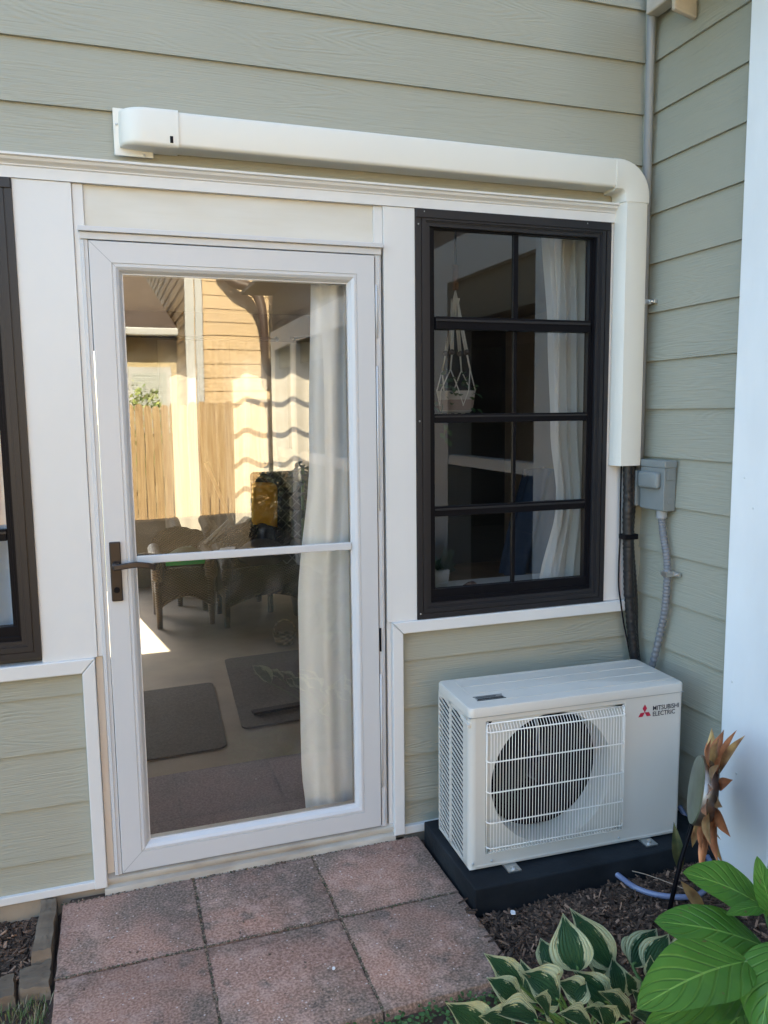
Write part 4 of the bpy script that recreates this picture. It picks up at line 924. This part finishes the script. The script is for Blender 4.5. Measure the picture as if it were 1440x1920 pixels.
wicker_chair(.60, 1.22, 2.85, 3.3, .50, M_wick2, 'dark wicker chair in the shade to the right of the brown one')
wicker_chair(.35, .62, 3.62, 3.95, .63, M_wick, 'far wicker chair whose sunlit arm shows above the glass rail')
wicker_chair(.62, .98, 3.55, 3.85, .60, M_wick, 'far wicker chair with ringed arms in front of the curtains')
b = MB(); 
for k in range(11):
    a = Vector((.50+.022*k, 3.35-.02*(k % 3), .53-.004*k+.012*(k % 2))); e = Vector((.74+.004*k, 3.5, .70-.012*k)); b.obox((a+e)/2, (e-a)/2, (0,.007,.0), (-.002,0,.0045))
tag(top(b.build('stick_bundle', mat('pale wood slats', (.75,.70,.62), .5))), 'bundle of pale wooden slats lying across the wicker chairs', 'sticks')
b = MB(); b.obox((.70,3.62,.86), (.10,0,-.26), (0,.008,0), (.012,0,.004)); tag(top(b.build('pole', mat('pale wood', (.55,.48,.38), .6))), 'pale leaning pole crossing in front of the curtains', 'pole')
b = MB(); b.tube([(.71,3.4,.60),(.90,3.4,.66)], .045, 16); tag(top(b.build('rolled_rug', M_wick, None, 40)), 'small rolled mat resting on the wicker arm', 'rug')
b = MB(); b.box(.24, .50, 2.965, 2.985, .475, .505); tag(top(b.build('green_card', mat('bright green plastic', (.02,.42,.08), .4), None)), 'bright green strip on the arm of the brown wicker chair', 'card')
# patterned armchair
def trellis():
    M = bpy.data.materials.new('navy trellis fabric'); M.use_nodes = True; T = M.node_tree; N = T.nodes; L = T.links; B = N['Principled BSDF']; B.inputs['Roughness'].default_value = .85
    tc = N.new('ShaderNodeTexCoord'); mp = N.new('ShaderNodeMapping'); mp.inputs['Rotation'].default_value = (0, radians(45), 0); mp.inputs['Scale'].default_value = (17,0,17); L.new(tc.outputs['Object'], mp.inputs[0])
    sx = N.new('ShaderNodeSeparateXYZ'); L.new(mp.outputs[0], sx.inputs[0]); outs = []
    for k in (0, 2):
        f = N.new('ShaderNodeMath'); f.operation = 'FRACT'; L.new(sx.outputs[k], f.inputs[0]); g = N.new('ShaderNodeMath'); g.operation = 'LESS_THAN'; g.inputs[1].default_value = .14; L.new(f.outputs[0], g.inputs[0]); outs.append(g)
    a = N.new('ShaderNodeMath'); a.operation = 'MAXIMUM'; L.new(outs[0].outputs[0], a.inputs[0]); L.new(outs[1].outputs[0], a.inputs[1])
    mx = N.new('ShaderNodeMix'); mx.data_type = 'RGBA'; L.new(a.outputs[0], mx.inputs[0]); mx.inputs[6].default_value = (.02,.022,.035,1); mx.inputs[7].default_value = (.13,.14,.16,1); L.new(mx.outputs[2], B.inputs['Base Color']); return M
am = empty('armchair', (1.12,3.6,.04), 'dark armchair with a pale trellis pattern facing the glass door', 'armchair'); M_tr = trellis()
b = MB(); b.box(.95, 1.42, 3.62, 3.78, .35, 1.03); b.build('backrest', M_tr, am, bevel=.03, seg=4)
b = MB(); b.box(.95, 1.42, 3.25, 3.62, .30, .50); b.build('seat', M_tr, am, bevel=.03, seg=4)
M_navy = mat('dark navy upholstery', (.025,.028,.04), .8)
for x in (.98, 1.36):
    b = MB(); b.box(x-.05, x+.05, 3.15, 3.61, .30, .66); b.build('arm', M_navy, am, bevel=.04, seg=4)
    b = MB(); b.tube([(x,3.2,.04),(x,3.2,.30)], .02, 8); b.build('leg', M_black2, am)
    b = MB(); b.tube([(x,3.72,.04),(x,3.72,.35)], .02, 8); b.build('leg', M_black2, am)
b = MB(); b.obox((1.02,3.55,.76), (.10,.02,-.01), (0,.045,.015), (.012,.03,.19)); tag(top(b.build('cushion', mat('mustard fabric', (.92,.50,.03), .85, bump=((200,200,200), .5)), None, bevel=.03, seg=4)), 'mustard yellow cushion leaning on the patterned armchair', 'cushion')
# house plant by the armchair
hp_ = empty('house_plant', (1.20,3.05,.04), 'dark leafy house plant half hidden behind the white door curtain', 'plant')
b = MB(); b.loops([[(1.20+r_*cos(2*pi*k/16), 3.05+r_*sin(2*pi*k/16), z) for k in range(16)] for r_, z in ((.08,.04),(.11,.26))], True, True, True); b.build('pot', mat('dark pot', (.05,.04,.04), .5), hp_, True)
b = MB(); b.tube([(1.20,3.05,.25),(1.205,3.05,.9),(1.21,3.05,1.1)], .012, 6); b.build('stem', M_stem, hp_, True)
random.seed(41); b = MB()
for k in range(34):
    z = random.uniform(.75, 1.16); a = random.uniform(0, 2*pi); B_ = Vector((1.205, 3.05, z)); T_ = B_+Vector((cos(a)*.12, sin(a)*.12, random.uniform(-.1,.06))); leaf(b, B_, T_, .05, (0,-.4,1), shape='oval', ns=6, nt_=4)
b.build('foliage', M_leafd, hp_, True)
# hanging planter
mc = empty('hanging_planter', (1.175,.30,1.45), 'white macrame hanger holding a pot with trailing plant inside the right window', 'planter')
M_rope = mat('white cotton rope', (.72,.70,.64), .8, bump=((200,200,200), .6))
M_pot = mat('pale grey pot', (.50,.47,.44), .5)
b = MB(); b.loops([[(1.176+r_*cos(2*pi*k/24), .30+r_*sin(2*pi*k/24), z) for k in range(24)] for r_, z in ((.05,1.475),(.062,1.485),(.073,1.558),(.069,1.558),(.06,1.53))], True, True, True); pt = b.build('pot', M_pot, mc, 50)
b = MB(); b.loops([[(1.176+r_*cos(2*pi*k/24), .30+r_*sin(2*pi*k/24), z) for k in range(24)] for r_, z in ((.0625,1.485),(.069,1.525))], True); b.build('pot_band', mat('terracotta grey band', (.30,.22,.19), .6), pt, True)
b = MB(); b.tube([(1.174,.30,2.31),(1.174,.30,2.02)], .004, 6); b.build('chain', M_black2, mc); 
b = MB(); b.tube([(1.174,.30,2.02),(1.174,.30,1.93)], .012, 8); b.build('wooden_bead', mat('brown wood bead', (.16,.08,.04), .5), mc, True)
b = MB(); tops = [(1.168,.29,1.90),(1.180,.29,1.90),(1.166,.31,1.90),(1.182,.31,1.90)]
for k in range(4):
    a = pi/4+k*pi/2; ux, uy = cos(a), sin(a); rim = Vector((1.176+.073*ux, .30+.073*uy, 1.56)); md = Vector((1.176+.042*ux, .30+.042*uy, 1.70)); tp_ = Vector(tops[k])
    for o_ in (-.004, .004): b.tube([tp_+Vector((o_,0,0)), md+Vector((o_,0,0))], .0035, 6)
    rim2 = Vector((1.176+.073*cos(a+.5), .30+.073*sin(a+.5), 1.56)); rim3 = Vector((1.176+.073*cos(a-.5), .30+.073*sin(a-.5), 1.56)); lo = Vector((1.176+.066*cos(a+pi/4), .30+.066*sin(a+pi/4), 1.505)); lo2 = Vector((1.176+.066*cos(a-pi/4), .30+.066*sin(a-pi/4), 1.505)); bt = Vector((1.176+.02*cos(a), .30+.02*sin(a), 1.46))
    kn = md+(rim-md)*.45
    b.tube([md, kn], .0032, 6); b.tube([kn, rim2, lo, bt], .0024, 5); b.tube([kn, rim3, lo2, bt], .0024, 5)
for k in range(14): a = random.uniform(0, 6.28); b.tube([(1.174,.30,1.93-.003*k),(1.174+.012*cos(a),.30+.012*sin(a),1.90-.004*k),(1.174+.014*cos(a),.30+.012*sin(a),1.86-.005*k)], .003, 5)
b.build('macrame', M_rope, mc, True)
M_bead = mat('dark wood bead', (.07,.045,.035), .5)
for k in range(4): a = pi/4+k*pi/2; MB().sphere((1.176+.042*cos(a), .30+.042*sin(a), 1.70), .011, 10, 6).build('bead', M_bead, mc, True)
b = MB(); b.tube([(1.176+.014*sin(k*1.1), .30, 1.46-.0035*k) for k in range(6)], .004, 5); b.tube([(1.15,.3,1.452),(1.205,.3,1.462)], .005, 6); b.build('tassel', M_rope, mc, True)
random.seed(51); b = MB()
for k in range(60):
    a = random.uniform(0, 2*pi); r_ = random.uniform(.02,.09); z = 1.56+random.uniform(-.05,.07) if r_ < .075 else random.uniform(1.42,1.57); B_ = Vector((1.176+r_*cos(a), .30+r_*sin(a), z)); T_ = B_+Vector((cos(a)*.022, sin(a)*.022, random.uniform(-.02,.015))); leaf(b, B_, T_, .018, (cos(a)*.3, -.6, .7), shape='oval', ns=5, nt_=4)
for (x, z) in ((1.10,1.40),(1.12,1.38),(1.13,1.41),(1.115,1.43),(1.13,1.37)): leaf(b, (x,.28,z), (x+.02,.28,z-.02), .02, (0,-1,.2), shape='oval', ns=5, nt_=4)
b.tube([(1.12,.28,1.55),(1.108,.28,1.48),(1.125,.28,1.37)], .0015, 4); b.uv += [(0,0)]*(len(b.v)-len(b.uv))
b.build('foliage', leaf_mat('trailing leaves', (.03,.08,.025), (.05,.12,.035), None, 'pin', .2), mc, True)
# sill items
sp_ = empty('potted_plant', (1.11,.34,.80), 'small dark potted plant on the inner sill at the window corner', 'plant')
b = MB(); b.loops([[(1.13+r_*cos(2*pi*k/16), .34+r_*sin(2*pi*k/16), z) for k in range(16)] for r_, z in ((.025,.80),(.035,.87))], True, True, True); b.build('pot', M_pot, sp_, True)
b = MB()
for k in range(18): a = random.uniform(0, 2*pi); leaf(b, (1.13,.34,.86), (1.13+.06*cos(a), .34+.05*sin(a), .88+random.uniform(-.02,.09)), .035, (0,-.6,.7), shape='oval', ns=6, nt_=4)
b.build('foliage', M_leafd, sp_, True)
b = MB(); b.sphere((1.225,.26,.815), .016, 10, 6, (1.3,1,.8)); b.tube([(1.19,.26,.81),(1.21,.255,.822),(1.24,.26,.812)], .007, 8); tag(top(b.build('trinket', mat('shiny copper shell', (.35,.20,.15), .15, .6), None, True)), 'small shiny shell-like trinket on the inner sill', 'trinket')
b = MB(); L = []
for i in range(12):
    t = i/11; z = 1.24-.46*t; w0, w1 = 1.60-.10*t, 1.745-.06*t; L.append([(w0+(w1-w0)*u, .50+.03*sin(u*9+t*2), z-.03*abs(u-.6)*(1-t)) for u in [k/12 for k in range(13)]])
b.loops(L, closed=False); b.loops([[(x,y+.05,z) for x,y,z in row] for row in L], closed=False); tag(top(b.build('garment', mat('dark blue cloth', (.03,.05,.09), .85), None, True)), 'dark blue garment hanging behind the right window curtain', 'garment')

# ------------------------------------------------------------------ what the glass reflects: yard and neighbour behind the camera
M_tan = siding_mat('tan lap siding', (.78,.57,.34), 'x'); M_tany = siding_mat('tan lap siding on the side', (.50,.34,.18), 'y')
M_shing = mat('brown roof shingles', (.12,.085,.065), .9, bump=((4,4,20), 1, 4, 0, .02), var=((6,6,6), .3))
nb = empty('neighbour_house', (1.5,-9,-.12), 'tan sided neighbouring house with a low shingled extension reflected in the glass', 'house')
ZN = [.0+.178*k for k in range(0, 40)]
lap(.93, 3.6, -.12, 6, ZN, 'x', -8.3, 1).build('wall_siding', M_tan, nb)
lap(-28, -8.3, -.12, 7, ZN, 'y', .93, -1).build('wall_siding', M_tany, nb)
MB().box(.944, 3.6, -28, -8.318, -.12, 7).build('wall_core', M_dark, nb)
MB().box(.915, 1.02, -8.34, -8.275, -.12, 6).build('corner_board', M_white, nb)
dsp = MB(); dsp.box(1.03, 1.12, -8.29, -8.21, .1, 6); dsp.build('downspout', M_white, nb, bevel=.01)
b = MB(); K = [(1.35,-8.2,3.35),(1.55,-8.15,3.18),(1.72,-8.1,3.12),(1.84,-8.05,2.95),(1.88,-8.0,2.6),(1.885,-8.02,2.2),(1.95,-8.1,2.05),(2.1,-8.15,2.0)]
b.tube(spline(K, 6), .075, 4); b.build('downspout', mat('brown downspout', (.09,.055,.04), .5), nb, True)
MB().box(-4, .93, -14, -9.95, -.12, 2.6).build('extension_wall', mat('pale tan wall', (.60,.48,.28), .7), nb)
b = MB(); b.add([(-4,-9.6,2.70),(.93,-9.6,2.70),(.35,-13,4.6),(-4,-13,4.6),(-4,-9.6,2.62),(.93,-9.6,2.62),(.93,-11.8,2.62),(-4,-11.8,2.62),(.93,-11.8,2.75)], [(0,1,2,3),(1,8,2),(4,7,6,5)]); b.build('extension_roof', M_shing, nb)
MB().box(-4, .95, -9.72, -9.56, 2.60, 2.71).build('gutter', M_white, nb, bevel=.02)
wn = MB(); wn.box(.20, .85, -9.945, -9.90, 1.2, 2.18); wn.build('window_frame', M_white, nb)
b = MB(); b.box(.27, .78, -9.899, -9.89, 1.27, 2.10); b.build('blinds', mat('pale blinds', (.55,.58,.55), .4, bump=((1,1,90), 1, 0, 0, .01)), nb)
MB().box(-.2,.32,-13.4,-13.3,4.1,4.7).build('upper_window', M_white, nb)
# fence
M_fen = mat('cedar fence boards', (.80,.58,.32), .8, bump=((90,10,2), 1, 4, 0, .006), var=((60,1,2.2), .5, (.42,.24,.10)))
fe = empty('fence', (0,-7,-.1), 'orange brown cedar picket fence behind the yard, reflected in the glass', 'fence')
b = MB()
for k in range(76):
    x = -5.5+k*.1
    if x > 1.66: break
    h = 1.60+random.uniform(-.02,.02); b.loops([[(x+.004,y,-.1),(x+.094,y,-.1),(x+.094,y,h-.03),(x+.07,y,h),(x+.03,y,h),(x+.004,y,h-.03)] for y in (-6.99,-7.01)], True, True, True)
b.build('pickets', M_fen, fe)
for z in (.25,): MB().box(-5.5, 1.76, -6.989, -6.965, z-.04, z+.04).build('rail', M_fen, fe)
# bushes and trees that the panes mirror, with some shrubs added to darken
def bush(name, c_, r, n, cols, lab, cat, ls=.08, trunk=0):
    rt = empty(name, (c_[0], c_[1], -.12), lab, cat); b = MB(); col = []
    for i in range(n):
        d = Vector((random.gauss(0,1), random.gauss(0,1), random.gauss(0,1))).normalized()*random.uniform(.55,1.0)**.6; k_ = 1+.25*mnoise.noise(d*2.3)
        p = Vector(c_)+Vector((d.x*r[0], d.y*r[1], d.z*r[2]))*k_; nn = Vector((random.gauss(0,1), random.gauss(0,1), random.gauss(.6,1))).normalized(); u_ = nn.orthogonal().normalized()*ls*random.uniform(.5,1); v_ = nn.cross(u_)*.5
        b.add([p-u_, p+v_, p+u_, p-v_], [(0,1,2,3)]); g_ = random.choice(cols); f_ = random.uniform(.7,1.3); col += [(g_[0]*f_, g_[1]*f_, g_[2]*f_, 1)]*4
    b.col = col; b.build('foliage' if not trunk else 'crown', M_fol, rt)
    t_ = MB(); t_.tube([(c_[0],c_[1],-.12),(c_[0]+.05,c_[1],c_[2]*.5),(c_[0],c_[1],c_[2])], [.03+trunk,.02+trunk*.8,.01+trunk*.4], 8); t_.build('trunk' if trunk else 'stem', mat('bark', (.08,.055,.04), .9), rt, True)
M_fol = attr_mat('garden foliage', .6)
MB().box(-5.5, 1.7, -6.88, -6.68, -.12, .33).build('low_wall', mat('brown block edging', (.09,.07,.05), .9, bump=((9,9,9), 1, 5), var=((5,5,9), .4)), None)
tag(top(bpy.data.objects['low_wall']), 'low brown block wall along the foot of the reflected fence', 'wall')
bush('shrub', (.35,-8.6,1.28), (.36,.3,.62), 700, [(.45,.52,.14),(.30,.40,.10),(.55,.60,.25)], 'bright green shrub behind the fence in front of the neighbouring window', 'shrub', .05)
bush('shrub', (5.8,-1.6,1.3), (.8,.8,1.2), 2500, [(.10,.2,.03),(.18,.30,.04)], 'green shrub beyond the wing seen through a narrow opening', 'shrub', .06)
bush('tree', (-3.6,-8.5,3.0), (1.6,1.3,1.9), 4500, [(.06,.13,.03),(.10,.18,.04)], 'leafy tree behind the left end of the fence', 'tree', .09, .08)

bush('shrub', (1.60,-6.35,.42), (.24,.24,.5), 1600, [(.010,.016,.008),(.016,.022,.010)], 'dark round shrub added at the wing end of the fence to darken the reflection', 'shrub', .05)  # added dark shape so the pane mirrors less light over the armchair
bush('shrub', (1.42,-1.95,.36), (.36,.50,.46), 2600, [(.05,.12,.03),(.08,.17,.04)], 'unseen leafy shrub added beyond the lower right edge to shade the unit', 'shrub', .07)  # added out of view to block low light on the unit's front
# clutter on the chairs
M_paper = mat('white paper', (.75,.76,.78), .6)
b = MB(); b.obox((.64,3.02,.535), (.06,.01,.0), (-.01,.07,.0), (0,0,.006)); b.obox((.66,3.05,.548), (.05,-.015,.004), (.015,.06,.0), (0,0,.005)); tag(top(b.build('papers', M_paper)), 'white papers lying where the two wicker chairs meet', 'papers')
b = MB(); random.seed(77); L = []
for i in range(9):
    t = i/8; r_ = .17*sin(pi*(.08+.84*t)); L.append([(.90+r_*cos(2*pi*k/18)*(1+.15*random.random()), 3.05+r_*.8*sin(2*pi*k/18), .40+.20*t+.012*random.random()) for k in range(18)])
b.loops(L, True, True, True); tag(top(b.build('cushion', mat('dark grey fabric', (.05,.05,.055), .9, bump=((60,60,60), .6)), None, True)), 'dark slumped cushion piled on the shaded wicker chair', 'cushion')
b = MB(); L = []
for i in range(9):
    t = i/8; r_ = .15*sin(pi*(.08+.84*t)); L.append([(.40+r_*cos(2*pi*k/18)*(1+.15*random.random()), 3.22+r_*.8*sin(2*pi*k/18), .38+.17*t+.012*random.random()) for k in range(18)])
b.loops(L, True, True, True); tag(top(b.build('blanket', mat('moss green fabric', (.07,.09,.045), .9, bump=((60,60,60), .6)), None, True)), 'rumpled moss green blanket on the brown wicker chair', 'blanket')

random.seed(91); b = MB(); col = []
for i in range(2600):
    r_ = random.random()*.86
    if r_ < .35: x, y = random.choice([.108,.4998])+random.gauss(0,.0024), random.uniform(-.785,-.03)
    elif r_ < .65: x, y = random.uniform(-.285,.88), -.386+random.gauss(0,.0024)
    elif r_ < .8: x, y = random.uniform(-.285,.88), -.036+random.gauss(0,.005)
    else: x, y = random.uniform(-.28,.88), random.uniform(-.78,-.04)
    l = random.uniform(.0006,.0018)*(1.15 if r_ >= .8 else 1); a = random.uniform(0, pi); ax = Vector((cos(a), sin(a), 0))*l*random.uniform(1,2.5); ay = Vector((-sin(a), cos(a), 0))*l; b.obox((x, y, .0005 if r_ >= .35 else -.001), ax, ay, (0,0,l*.6))
    c_ = random.choice([(.10,.07,.05),(.16,.11,.08),(.30,.22,.16),(.07,.08,.04)]) if r_ < .8 else random.choice([(.42,.35,.30),(.12,.08,.06),(.20,.14,.11),(.30,.22,.17)]); col += [(*c_,1)]*8
b.col = col; tag(b.build('grit', attr_mat('joint grit')), 'loose grit and leaf crumbs in the paver joints', 'grit', kind='stuff')
